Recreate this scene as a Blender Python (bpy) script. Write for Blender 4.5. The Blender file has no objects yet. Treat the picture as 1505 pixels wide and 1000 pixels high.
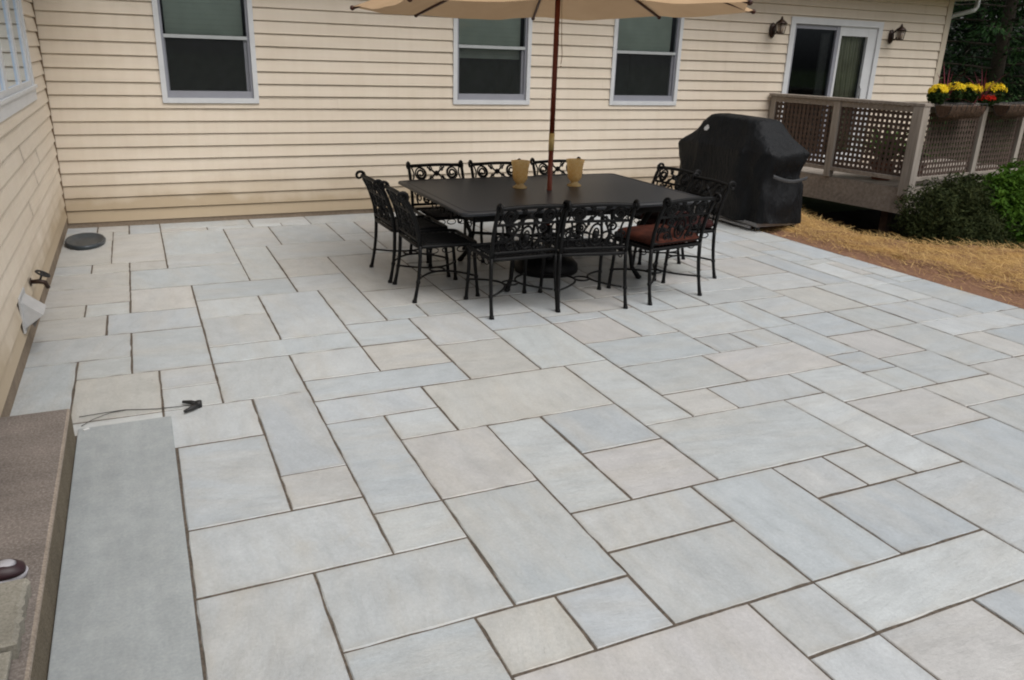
import bpy, bmesh, math, random
from mathutils import Vector, Matrix, noise, Euler
R = math.radians
PI = math.pi
scn = bpy.context.scene
COL = scn.collection
random.seed(7)

# ------------------------------------------------------------------ helpers
class MB:
    """collects geometry; build() links it as ONE mesh object"""
    def __init__(s):
        s.v = []; s.f = []; s.mi = []; s.smooth = []; s.tint = None
    def add(s, vs, fs, mi=0, smooth=False):
        o = len(s.v); s.v += [tuple(p) for p in vs]
        for f in fs:
            s.f.append([i + o for i in f]); s.mi.append(mi); s.smooth.append(smooth)
    def box(s, x0, x1, y0, y1, z0, z1, M=None, mi=0, bev=0.0):
        if bev:
            bm = bmesh.new(); bmesh.ops.create_cube(bm, size=1)
            for v in bm.verts:
                v.co = Vector(((x0+x1)/2 + v.co.x*(x1-x0), (y0+y1)/2 + v.co.y*(y1-y0), (z0+z1)/2 + v.co.z*(z1-z0)))
            bmesh.ops.bevel(bm, geom=bm.edges[:], offset=bev, segments=2, affect='EDGES', profile=.6)
            bm.verts.index_update()
            vs = [v.co.copy() for v in bm.verts]; fs = [[v.index for v in f.verts] for f in bm.faces]; bm.free()
        else:
            vs = [Vector((x, y, z)) for z in (z0, z1) for y in (y0, y1) for x in (x0, x1)]
            fs = [[0,2,3,1],[4,5,7,6],[0,1,5,4],[2,6,7,3],[0,4,6,2],[1,3,7,5]]
        if M is not None: vs = [M @ v for v in vs]
        s.add(vs, fs, mi)
    def tube(s, path, r, n=6, cap=True, mi=0, M=None):
        P = [Vector(p) for p in path]
        if M is not None: P = [M @ p for p in P]
        m = len(P); rs = r if isinstance(r, (list, tuple)) else [r]*m
        T = []
        for i in range(m):
            a = P[max(i-1, 0)]; b = P[min(i+1, m-1)]; t = (b-a)
            T.append(t.normalized() if t.length > 1e-9 else Vector((0, 0, 1)))
        u = T[0].orthogonal().normalized(); vs = []
        for i in range(m):
            u = (u - T[i]*u.dot(T[i]))
            u = u.normalized() if u.length > 1e-6 else T[i].orthogonal().normalized()
            w = T[i].cross(u)
            for k in range(n):
                a = 2*PI*k/n
                vs.append(P[i] + (u*math.cos(a) + w*math.sin(a))*rs[i])
        fs = [[i*n+k, i*n+(k+1) % n, (i+1)*n+(k+1) % n, (i+1)*n+k] for i in range(m-1) for k in range(n)]
        if cap: fs += [list(range(n))[::-1], [(m-1)*n+k for k in range(n)]]
        s.add(vs, fs, mi, True)
    def lathe(s, prof, n=24, c=(0, 0, 0), mi=0, M=None, sx=1, sy=1, top=True):
        vs = [Vector((c[0]+sx*r*math.cos(2*PI*k/n), c[1]+sy*r*math.sin(2*PI*k/n), c[2]+z)) for r, z in prof for k in range(n)]
        if M is not None: vs = [M @ v for v in vs]
        m = len(prof)
        fs = [[i*n+k, i*n+(k+1) % n, (i+1)*n+(k+1) % n, (i+1)*n+k] for i in range(m-1) for k in range(n)]
        if prof[0][0] > 1e-6: fs.append(list(range(n))[::-1])
        if top and prof[-1][0] > 1e-6: fs.append([(m-1)*n+k for k in range(n)])
        s.add(vs, fs, mi, True)
    def ball(s, c, r, n=10, mi=0, sz=1.0, M=None):
        s.lathe([(r*math.sin(PI*i/6)+1e-7, -r*sz*math.cos(PI*i/6)) for i in range(7)], n, c, mi, M)
    def build(s, name, mat, parent=None):
        me = bpy.data.meshes.new(name); me.from_pydata(s.v, [], s.f)
        for m in (mat if isinstance(mat, (list, tuple)) else [mat]): me.materials.append(m)
        me.polygons.foreach_set('material_index', s.mi)
        me.polygons.foreach_set('use_smooth', s.smooth)
        me.update()
        o = bpy.data.objects.new(name, me); COL.objects.link(o)
        if parent is not None: o.parent = parent
        return o

def tag(o, label=None, cat=None, group=None, kind=None):
    if label: o['label'] = label
    if cat: o['category'] = cat
    if group: o['group'] = group
    if kind: o['kind'] = kind
    return o
def thing(name, label, cat, loc=(0, 0, 0), rz=0, group=None):
    o = bpy.data.objects.new(name, None); COL.objects.link(o)
    o.empty_display_size = .1
    o.location = loc; o.rotation_euler = (0, 0, rz)
    return tag(o, label, cat, group)
def dup(root, loc, rz, label=None, group=None, scale=None):
    r = root.copy(); COL.objects.link(r); r.location = loc; r.rotation_euler = (0, 0, rz)
    if label: r['label'] = label
    if group: r['group'] = group
    if scale: r.scale = scale
    for ch in list(root.children):
        c = ch.copy(); COL.objects.link(c); c.parent = r
        for g in list(ch.children):
            d = g.copy(); COL.objects.link(d); d.parent = c
    return r

# ------------------------------------------------------------------ materials
def srgb(r, g, b):
    f = lambda c: (c/255/12.92) if c/255 <= .04045 else ((c/255+.055)/1.055)**2.4
    return (f(r), f(g), f(b), 1)
class NT:
    def __init__(s, name):
        s.m = bpy.data.materials.new(name); s.m.use_nodes = True
        s.t = s.m.node_tree; s.b = s.t.nodes['Principled BSDF']; s.out = s.t.nodes['Material Output']
    def n(s, typ, **kw):
        x = s.t.nodes.new(typ)
        for k, v in kw.items():
            if k.startswith('i_'):
                key = k[2:].replace('_', ' ')
                x.inputs[int(key) if key.isdigit() else key].default_value = v
            else: setattr(x, k, v)
        return x
    def l(s, a, b): s.t.links.new(a, b)
    def coord(s, kind='Object', scale=(1, 1, 1)):
        if kind == 'World': o = s.n('ShaderNodeNewGeometry').outputs['Position']
        else: o = s.n('ShaderNodeTexCoord').outputs[kind]
        mp = s.n('ShaderNodeMapping'); mp.inputs['Scale'].default_value = scale
        s.l(o, mp.inputs['Vector']); return mp.outputs['Vector']
    def noise(s, vec, scale, detail=4, rough=.55):
        x = s.n('ShaderNodeTexNoise'); x.inputs['Scale'].default_value = scale
        x.inputs['Detail'].default_value = detail; x.inputs['Roughness'].default_value = rough
        s.l(vec, x.inputs['Vector']); return x
    def ramp(s, fac, stops):
        x = s.n('ShaderNodeValToRGB'); e = x.color_ramp.elements
        while len(e) < len(stops): e.new(.5)
        for el, (p, c) in zip(e, stops): el.position = p; el.color = c
        s.l(fac, x.inputs['Fac']); return x.outputs['Color']
    def mix(s, fac, a, b, typ='MIX'):
        x = s.n('ShaderNodeMix', data_type='RGBA', blend_type=typ)
        for sock, val in ((0, fac), (6, a), (7, b)):
            if hasattr(val, 'node'): s.l(val, x.inputs[sock])
            else: x.inputs[sock].default_value = val
        return x.outputs[2]
    def bump(s, h, strength=.3, dist=.01):
        x = s.n('ShaderNodeBump'); x.inputs['Strength'].default_value = strength
        x.inputs['Distance'].default_value = dist
        s.l(h, x.inputs['Height']); s.l(x.outputs['Normal'], s.b.inputs['Normal'])
    def col(s, c):
        if hasattr(c, 'node'): s.l(c, s.b.inputs['Base Color'])
        else: s.b.inputs['Base Color'].default_value = c
    def set(s, rough=None, metal=None, spec=None):
        if rough is not None: s.b.inputs['Roughness'].default_value = rough
        if metal is not None: s.b.inputs['Metallic'].default_value = metal
        if spec is not None: s.b.inputs['Specular IOR Level'].default_value = spec
def g(v): return (v, v, v, 1)
def simple(name, c, rough=.6, metal=0, var=.15, scale=20, bump=0, spec=.5, kind='Object', bdist=.003):
    m = NT(name); v = m.coord(kind); nz = m.noise(v, scale, 5)
    a = tuple(x*(1-var) for x in c[:3])+(1,); b = tuple(min(1, x*(1+var)) for x in c[:3])+(1,)
    m.col(m.ramp(nz.outputs['Fac'], [(.3, a), (.7, b)])); m.set(rough, metal, spec)
    if bump: m.bump(nz.outputs['Fac'], bump, bdist)
    return m.m

def mat_siding():
    m = NT('siding_vinyl'); w = m.coord('World')
    big = m.noise(m.coord('World', (.6, .6, 3)), 1.3, 4)
    grain = m.noise(m.coord('World', (1.5, 1.5, 60)), 3, 3)
    c = m.ramp(big.outputs['Fac'], [(.3, (.695, .60, .48, 1)), (.7, (.75, .66, .545, 1))])
    c = m.mix(.07, c, grain.outputs['Color'], 'MULTIPLY')
    fade = m.noise(m.coord('World', (.35, .35, 7.87)), 1.0, 2); c = m.mix(.5, c, m.ramp(fade.outputs['Fac'], [(.35, g(.93)), (.65, g(1.05))]), 'MULTIPLY')
    streak = m.noise(m.coord('World', (9, 9, .5)), 1.2, 5, .65); c = m.mix(.2, c, m.ramp(streak.outputs['Fac'], [(.35, (.84, .80, .74, 1)), (.6, g(1.03))]), 'MULTIPLY')
    # splash-back grime just above the paving (a real band of dirt at the foot of the wall)
    sep = m.n('ShaderNodeSeparateXYZ'); m.l(w, sep.inputs[0])
    nz = m.noise(w, 2.2, 5)
    ad = m.n('ShaderNodeMath', operation='MULTIPLY_ADD'); m.l(nz.outputs['Fac'], ad.inputs[0]); ad.inputs[1].default_value = -.45
    m.l(sep.outputs['Z'], ad.inputs[2])
    d = m.ramp(ad.outputs[0], [(0.0, g(.7)), (.10, g(.35)), (.30, g(0))])
    c = m.mix(d, c, (.36, .265, .15, 1))
    m.col(c); m.set(.5, 0, .35); m.bump(grain.outputs['Fac'], .08, .002)
    return m.m

def mat_stone():
    m = NT('bluestone'); at = m.n('ShaderNodeAttribute', attribute_name='tint')
    of = m.n('ShaderNodeAttribute', attribute_name='off')
    add = m.n('ShaderNodeVectorMath', operation='ADD'); m.l(m.coord('World'), add.inputs[0]); m.l(of.outputs['Vector'], add.inputs[1])
    rot = m.n('ShaderNodeVectorRotate', rotation_type='Z_AXIS'); m.l(add.outputs[0], rot.inputs['Vector'])
    m.l(at.outputs['Alpha'], rot.inputs['Angle'])
    v = rot.outputs[0]
    st = m.n('ShaderNodeMapping'); st.inputs['Scale'].default_value = (.7, 2.6, 1); m.l(v, st.inputs['Vector'])
    s2 = m.n('ShaderNodeMapping'); s2.inputs['Scale'].default_value = (2.2, 7, 1); m.l(v, s2.inputs['Vector'])
    cloud = m.noise(st.outputs[0], 1.5, 6, .62); cloud2 = m.noise(v, 5.5, 6, .65); fine = m.noise(v, 70, 4, .65); cleft = m.noise(s2.outputs[0], 2.2, 8, .68)
    grit = m.noise(v, 330, 2, .6)
    c = m.mix(m.ramp(cloud.outputs['Fac'], [(.44, g(0)), (.72, g(.55))]), at.outputs['Color'], (.475, .45, .40, 1))
    c = m.mix(m.ramp(cloud.outputs['Color'], [(.5, g(0)), (.74, g(.45))]), c, (.395, .43, .46, 1))
    c = m.mix(.6, c, m.ramp(cloud2.outputs['Fac'], [(.28, g(.80)), (.72, g(1.10))]), 'MULTIPLY')
    c = m.mix(.45, c, m.ramp(cleft.outputs['Fac'], [(.32, g(.80)), (.5, g(1.0)), (.7, g(1.07))]), 'MULTIPLY')
    c = m.mix(.45, c, m.ramp(fine.outputs['Fac'], [(.3, g(.78)), (.7, g(1.1))]), 'MULTIPLY')
    c = m.mix(.4, c, m.ramp(grit.outputs['Fac'], [(.3, g(.78)), (.7, g(1.12))]), 'MULTIPLY')
    spots = m.noise(v, 2.6, 7, .75)
    c = m.mix(m.ramp(spots.outputs['Fac'], [(.60, g(0)), (.76, g(.4))]), c, (.40, .365, .30, 1))
    pale = m.noise(v, 3.7, 7, .7)
    c = m.mix(m.ramp(pale.outputs['Fac'], [(.60, g(0)), (.75, g(.4))]), c, (.52, .535, .535, 1))
    # sand worked into the outer couple of centimetres
    ed = m.n('ShaderNodeAttribute', attribute_name='edge'); eb = m.noise(m.coord('World'), 6, 5, .7)
    em = m.n('ShaderNodeMath', operation='MULTIPLY'); m.l(ed.outputs['Fac'], em.inputs[0]); m.l(m.ramp(eb.outputs['Fac'], [(.4, g(0)), (.75, g(.5))]), em.inputs[1])
    c = m.mix(em.outputs[0], c, (.33, .285, .225, 1))
    m.col(c); m.set(.47, 0, .45)
    h = m.n('ShaderNodeMath', operation='MULTIPLY_ADD'); m.l(cleft.outputs['Fac'], h.inputs[0]); h.inputs[1].default_value = 1.2; m.l(cloud2.outputs['Fac'], h.inputs[2])
    h2 = m.n('ShaderNodeMath', operation='MULTIPLY_ADD'); m.l(fine.outputs['Fac'], h2.inputs[0]); h2.inputs[1].default_value = .22
    m.l(h.outputs[0], h2.inputs[2]); m.bump(h2.outputs[0], .55, .009)
    return m.m

def mat_slab():
    m = NT('darker_bluestone_slab'); v = m.coord('World')
    a = m.noise(v, 8, 9, .72); b = m.noise(v, 90, 5, .7); d = m.noise(m.coord('World', (7, 1.2, 1)), 1.4, 6, .65)
    c = m.ramp(a.outputs['Fac'], [(.3, (.285, .308, .315, 1)), (.5, (.325, .348, .354, 1)), (.72, (.37, .39, .39, 1))])
    c = m.mix(.6, c, m.ramp(d.outputs['Fac'], [(.3, g(.80)), (.65, g(1.08))]), 'MULTIPLY')
    c = m.mix(.6, c, m.ramp(b.outputs['Fac'], [(.3, g(.78)), (.7, g(1.12))]), 'MULTIPLY')
    m.col(c); m.set(.6, 0, .4); m.bump(a.outputs['Fac'], .3, .01); return m.m

def mat_glass():
    m = NT('window_glass'); fr = m.n('ShaderNodeFresnel'); fr.inputs['IOR'].default_value = 1.5
    tr = m.n('ShaderNodeBsdfTransparent'); tr.inputs[0].default_value = (.82, .86, .85, 1)
    gl = m.n('ShaderNodeBsdfGlossy'); gl.inputs['Roughness'].default_value = .03; gl.inputs[0].default_value = (.74, .86, 1.0, 1)
    mx = m.n('ShaderNodeMixShader'); m.l(fr.outputs[0], mx.inputs[0]); m.l(tr.outputs[0], mx.inputs[1]); m.l(gl.outputs[0], mx.inputs[2])
    m.l(mx.outputs[0], m.out.inputs['Surface']); return m.m

def mat_canopy():
    m = NT('umbrella_canvas'); v = m.coord('Object'); nz = m.noise(v, 180, 2)
    nb = m.noise(v, 3, 4)
    col = m.ramp(nb.outputs['Fac'], [(.3, (.46, .315, .19, 1)), (.7, (.51, .355, .22, 1))])
    df = m.n('ShaderNodeBsdfDiffuse'); tl = m.n('ShaderNodeBsdfTranslucent')
    m.l(col, df.inputs[0]); m.l(col, tl.inputs[0])
    mx = m.n('ShaderNodeMixShader'); mx.inputs[0].default_value = .24
    m.l(df.outputs[0], mx.inputs[1]); m.l(tl.outputs[0], mx.inputs[2]); m.l(mx.outputs[0], m.out.inputs['Surface'])
    return m.m

def mat_leaf(name, c1, c2, trans=.25):
    m = NT(name); gi = m.n('ShaderNodeNewGeometry'); 
    c = m.ramp(gi.outputs['Random Per Island'], [(0, c1), (1, c2)])
    df = m.b; m.l(c, df.inputs['Base Color']); m.set(.7, 0, .08)
    tl = m.n('ShaderNodeBsdfTranslucent'); m.l(c, tl.inputs[0])
    mx = m.n('ShaderNodeMixShader'); mx.inputs[0].default_value = trans
    m.l(df.outputs[0], mx.inputs[1]); m.l(tl.outputs[0], mx.inputs[2]); m.l(mx.outputs[0], m.out.inputs['Surface'])
    return m.m

def mat_wood(name, c1, c2, rough=.75, axis=(1, 12, 12)):
    m = NT(name); v = m.coord('Object', axis); a = m.noise(v, 2.2, 6, .65); b = m.noise(m.coord('Object'), 1.2, 3)
    c = m.ramp(a.outputs['Fac'], [(.3, c1), (.7, c2)])
    c = m.mix(.5, c, m.ramp(b.outputs['Fac'], [(.3, g(.75)), (.7, g(1.1))]), 'MULTIPLY')
    m.col(c); m.set(rough, 0, .3); m.bump(a.outputs['Fac'], .3, .003); return m.m

def mat_ground():
    m = NT('lawn_and_soil'); w = m.coord('World'); a = m.noise(w, .35, 5); b = m.noise(w, 9, 5, .7)
    c = m.ramp(a.outputs['Fac'], [(.35, (.045, .07, .02, 1)), (.65, (.075, .095, .03, 1))])
    c = m.mix(.6, c, m.ramp(b.outputs['Fac'], [(.3, g(.5)), (.7, g(1.3))]), 'MULTIPLY')
    m.col(c); m.set(.9, 0, .1); m.bump(b.outputs['Fac'], .6, .04); return m.m

def mat_straw_bed():
    m = NT('straw_over_soil'); w = m.coord('World'); a = m.noise(w, 3.2, 5, .6); b = m.noise(w, 38, 5, .7)
    at = m.n('ShaderNodeAttribute', attribute_name='straw')
    s = m.n('ShaderNodeMath', operation='MULTIPLY_ADD'); m.l(a.outputs['Fac'], s.inputs[0]); s.inputs[1].default_value = .8
    m.l(at.outputs['Fac'], s.inputs[2])
    f = m.ramp(s.outputs[0], [(.72, g(0)), (1.0, g(1))])
    soil = m.ramp(b.outputs['Fac'], [(.3, (.14, .072, .043, 1)), (.7, (.29, .165, .105, 1))])
    sv = m.noise(w, 1.7, 5, .65)
    straw = m.ramp(b.outputs['Fac'], [(.3, (.27, .15, .045, 1)), (.5, (.47, .28, .09, 1)), (.72, (.62, .41, .16, 1))])
    straw = m.mix(.8, straw, m.ramp(sv.outputs['Fac'], [(.3, (.6, .55, .5, 1)), (.65, g(1.12))]), 'MULTIPLY')
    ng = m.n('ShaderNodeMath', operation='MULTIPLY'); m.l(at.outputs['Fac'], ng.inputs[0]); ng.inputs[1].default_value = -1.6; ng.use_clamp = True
    soil = m.mix(ng.outputs[0], soil, (.022, .015, .011, 1))  # past the straw edge, shade under the deck is painted in as near-black soil
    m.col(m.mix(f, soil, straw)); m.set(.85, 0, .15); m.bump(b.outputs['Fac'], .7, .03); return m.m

def mat_cloth_cover():
    m = NT('black_vinyl_cover'); v = m.coord('Object'); a = m.noise(v, 5, 5, .6); b = m.noise(v, 160, 2)
    m.col(m.ramp(a.outputs['Fac'], [(.3, (.0045, .005, .006, 1)), (.7, (.0085, .0095, .0112, 1))])); m.set(.58, 0, .2)
    cr = m.noise(m.coord('Object', (1, 1, .35)), 9, 5, .62); ab = m.n('ShaderNodeMath', operation='SUBTRACT'); m.l(cr.outputs['Fac'], ab.inputs[0]); ab.inputs[1].default_value = .5
    ab2 = m.n('ShaderNodeMath', operation='ABSOLUTE'); m.l(ab.outputs[0], ab2.inputs[0])
    h = m.n('ShaderNodeMath', operation='MULTIPLY_ADD'); m.l(b.outputs['Fac'], h.inputs[0]); h.inputs[1].default_value = .04
    m.l(ab2.outputs[0], h.inputs[2]); m.bump(h.outputs[0], .8, .06); return m.m

def mat_aggregate(name, c1, c2, c3):
    m = NT(name); v = m.coord('World'); a = m.noise(v, 110, 3, .7); b = m.noise(v, 2.4, 5, .6); d = m.noise(m.coord('World', (.5, 5, 1)), 1.6, 4)
    c = m.ramp(a.outputs['Fac'], [(.3, c1), (.5, c2), (.72, c3)])
    c = m.mix(.7, c, m.ramp(b.outputs['Fac'], [(.3, g(.68)), (.7, g(1.15))]), 'MULTIPLY')
    c = m.mix(.5, c, m.ramp(d.outputs['Fac'], [(.35, g(.75)), (.6, g(1.08))]), 'MULTIPLY')
    m.col(c); m.set(.85, 0, .2); m.bump(a.outputs['Fac'], .5, .006); return m.m

SIDING = mat_siding(); STONE = mat_stone(); SLAB = mat_slab(); GLASS = mat_glass(); CANVAS = mat_canopy()
WHITE = simple('white_vinyl_trim', (.62, .63, .64, 1), .4, var=.05, scale=6)
SASHL = simple('check_rail_vinyl', (.42, .44, .44, 1), .4, var=.05, scale=8)
SASH = simple('window_sash_vinyl', (.27, .275, .31, 1), .45, var=.05, scale=8)
TRIM = simple('beige_corner_trim', (.50, .43, .335, 1), .5, var=.06)
SOFFIT = simple('soffit_panel', (.45, .36, .25, 1), .6, var=.08)
ROOFM = simple('roof_shingle', (.07, .065, .06, 1), .9, var=.3, scale=30, bump=.4)
FOUND = mat_aggregate('foundation_concrete', (.19, .15, .105, 1), (.25, .195, .145, 1), (.32, .26, .2, 1))
JOINT = simple('joint_sand', (.092, .073, .056, 1), .95, var=.45, scale=60, bump=.5, kind='World')
IRON = simple('black_cast_aluminium', (.0048, .0048, .0052, 1), .5, metal=.0, var=.3, scale=60, bump=.15, spec=.18)
TABLETOP = simple('dark_slate_table_top', (.021, .023, .027, 1), .42, var=.4, scale=60, bump=.12, spec=.4)
CUSHION = simple('rust_red_cushion_fabric', (.062, .017, .010, 1), .85, var=.5, scale=9, bump=.3, spec=.2)
CUSHION2 = simple('maroon_cushion_fabric', (.042, .012, .011, 1), .85, var=.5, scale=9, bump=.3, spec=.2)
POLE = mat_wood('varnished_red_wood', (.11, .02, .009, 1), (.21, .042, .018, 1), .4, (14, 14, 1))
BRASS = simple('brass_collar', (.62, .45, .17, 1), .4, metal=.2, var=.15)
RIBM = mat_wood('dark_rib_wood', (.03, .009, .005, 1), (.07, .02, .01, 1), .5, (3, 3, 3))
DECKW = mat_wood('weathered_deck_wood', (.225, .194, .164, 1), (.40, .35, .30, 1), .8)
DECKV = mat_wood('weathered_post_wood', (.25, .22, .188, 1), (.43, .385, .335, 1), .8, (12, 12, 1))
LATT = mat_wood('stained_lattice_wood', (.075, .052, .042, 1), (.14, .10, .08, 1), .8, (6, 6, 6))
COVER = mat_cloth_cover()
LOGO = simple('white_print', (.6, .6, .6, 1), .5, var=.05)
STRAP = simple('grey_webbing', (.045, .047, .05, 1), .6, var=.2)
METAL = simple('grey_steel', (.25, .25, .26, 1), .4, metal=.7)
RUBBER = simple('black_rubber', (.012, .012, .012, 1), .6, var=.2)
BRONZE = simple('dark_bronze_lamp', (.035, .018, .012, 1), .4, metal=.4, var=.3)
FROST = simple('seeded_lamp_glass', (.30, .24, .19, 1), .2, var=.2)
DARKROOM = simple('dark_room_lining', (.10, .10, .105, 1), .9, var=.5, scale=2)
def mat_screen():
    m = NT('insect_screen_mesh'); tr = m.n('ShaderNodeBsdfTransparent'); df = m.n('ShaderNodeBsdfDiffuse'); df.inputs[0].default_value = (.085, .09, .092, 1)
    mx = m.n('ShaderNodeMixShader'); mx.inputs[0].default_value = .22
    m.l(tr.outputs[0], mx.inputs[1]); m.l(df.outputs[0], mx.inputs[2]); m.l(mx.outputs[0], m.out.inputs['Surface']); return m.m
SCREEN = mat_screen()
BLIND = simple('grey_green_blind', (.50, .55, .48, 1), .7, var=.1, scale=4)
CURTAIN = simple('olive_curtain', (.46, .45, .32, 1), .8, var=.15, scale=5)
VASEG = NT('amber_crackle_glass')
_v = VASEG.noise(VASEG.coord('Object'), 45, 5, .7)
_c = VASEG.ramp(_v.outputs['Fac'], [(.3, (.86, .60, .24, 1)), (.7, (.98, .80, .47, 1))])
VASEG.col(_c); VASEG.set(.2, 0, .5); VASEG.bump(_v.outputs['Fac'], .3, .004)
_t = VASEG.n('ShaderNodeBsdfTranslucent'); VASEG.l(_c, _t.inputs[0])
_m = VASEG.n('ShaderNodeMixShader'); _m.inputs[0].default_value = .65
VASEG.l(VASEG.b.outputs[0], _m.inputs[1]); VASEG.l(_t.outputs[0], _m.inputs[2]); VASEG.l(_m.outputs[0], VASEG.out.inputs['Surface']); VASEG = VASEG.m
CANDLE = simple('cream_wax', (.65, .52, .3, 1), .5, var=.05)
STEPTOP = mat_aggregate('brown_aggregate_step', (.142, .120, .105, 1), (.195, .168, .15, 1), (.31, .275, .25, 1))
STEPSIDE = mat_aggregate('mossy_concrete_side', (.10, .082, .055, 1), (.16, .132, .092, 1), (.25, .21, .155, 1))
TREAD = mat_aggregate('grey_green_flagstone', (.20, .19, .155, 1), (.27, .255, .215, 1), (.33, .31, .27, 1))
PLASTIC = simple('blue_black_plastic', (.036, .046, .054, 1), .4, var=.2)
VENT = simple('grey_white_vent_plastic', (.42, .42, .42, 1), .5, var=.08)
SHOEW = simple('white_shoe_leather', (.40, .39, .42, 1), .5, var=.1)
SHOED = simple('dark_shoe_mesh', (.02, .02, .025, 1), .7, var=.3, scale=60)
SHOER = simple('burgundy_shoe_trim', (.03, .011, .015, 1), .5, var=.2)
COCO = simple('coconut_fibre_liner', (.075, .042, .024, 1), .95, var=.5, scale=50, bump=.8)
BARK = simple('bark', (.055, .042, .032, 1), .95, var=.4, scale=25, bump=.8)
YELLOW = mat_leaf('yellow_petals', (.78, .52, .012, 1), (.9, .72, .05, 1), .2)
REDP = mat_leaf('red_petals', (.42, .015, .01, 1), (.62, .04, .02, 1), .2)
SPIKE = mat_leaf('burgundy_spike_leaf', (.07, .012, .02, 1), (.18, .045, .06, 1), .2)
MUML = mat_leaf('mum_leaf', (.02, .04, .012, 1), (.045, .08, .022, 1))
YEW = mat_leaf('dark_yew_leaf', (.018, .028, .010, 1), (.052, .062, .022, 1), .15)
BOX = mat_leaf('bright_shrub_leaf', (.028, .072, .007, 1), (.075, .15, .016, 1), .3)
NEEDLE = mat_leaf('pine_needles', (.013, .036, .011, 1), (.04, .085, .026, 1), .2)
NEEDLE2 = mat_leaf('dark_spruce_needles', (.006, .013, .008, 1), (.016, .028, .013, 1), .12)
POTLEAF = mat_leaf('potted_plant_leaf', (.04, .10, .02, 1), (.13, .21, .05, 1), .3)
TERRA = simple('terracotta', (.26, .10, .055, 1), .85, var=.2)
GROUND = mat_ground(); STRAWBED = mat_straw_bed()
STRAW = mat_leaf('straw_blades', (.33, .20, .07, 1), (.66, .46, .20, 1), .2)

# ------------------------------------------------------------------ camera, world, sun
cam = bpy.data.objects.new('camera', bpy.data.cameras.new('camera')); COL.objects.link(cam)
cam.data.sensor_width = 36; cam.data.lens = 27.895; cam.data.clip_end = 2000; cam.data.clip_start = .05
m = [[0.9093610581514532, -0.41492611912, 0.029979686142474152], [-0.11440089070454061, -0.3187080998537938, -0.9409237925005363], [0.39996862642422004, 0.8522097527904243, -0.3372886525295607]]
Mx = Matrix(((m[0][0], -m[1][0], -m[2][0]), (m[0][1], -m[1][1], -m[2][1]), (m[0][2], -m[1][2], -m[2][2])))
cam.matrix_world = Matrix.Translation((.7711273, -9.2403364, 1.8151990)) @ Mx.to_4x4()
scn.camera = cam
W = bpy.data.worlds.new('World'); scn.world = W; W.use_nodes = True
nt = W.node_tree; bg = nt.nodes['Background']
sky = nt.nodes.new('ShaderNodeTexSky'); sky.sky_type = 'NISHITA'; sky.sun_disc = False
SUN_EL, SUN_AZ = R(60), R(155)
sky.sun_elevation = SUN_EL; sky.sun_rotation = SUN_AZ
sky.air_density = 1.0; sky.dust_density = 5.0; sky.ozone_density = 1.0
hs = nt.nodes.new('ShaderNodeHueSaturation'); hs.inputs['Saturation'].default_value = .28
nt.links.new(sky.outputs[0], hs.inputs['Color']); nt.links.new(hs.outputs[0], bg.inputs[0]); bg.inputs[1].default_value = .075
sd = bpy.data.lights.new('sun', 'SUN'); sd.energy = 1.5; sd.angle = R(50); sd.color = (1, .982, .958)
so = bpy.data.objects.new('sun', sd); COL.objects.link(so)
sdir = Vector((math.sin(SUN_AZ)*math.cos(SUN_EL), math.cos(SUN_AZ)*math.cos(SUN_EL), math.sin(SUN_EL)))
so.rotation_euler = sdir.to_track_quat('Z', 'Y').to_euler()
vs_ = scn.view_settings; vs_.view_transform = 'Standard'; vs_.look = 'None'; vs_.exposure = .53; vs_.gamma = 1
scn.cycles.max_bounces = 8; scn.cycles.diffuse_bounces = 4; scn.cycles.transparent_max_bounces = 12
scn.cycles.use_denoising = True
scn.cycles.pixel_filter_type = 'BLACKMAN_HARRIS'; scn.cycles.filter_width = 2.0

# ------------------------------------------------------------------ ground, patio
mb = MB(); mb.add([(-250, -250, -.06), (250, -250, -.06), (250, 250, -.06), (-250, 250, -.06)], [[0, 1, 2, 3]])
for i_ in range(4): mb.v[i_] = (mb.v[i_][0], mb.v[i_][1], -.42)
tag(mb.build('ground', GROUND), kind='structure')

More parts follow.
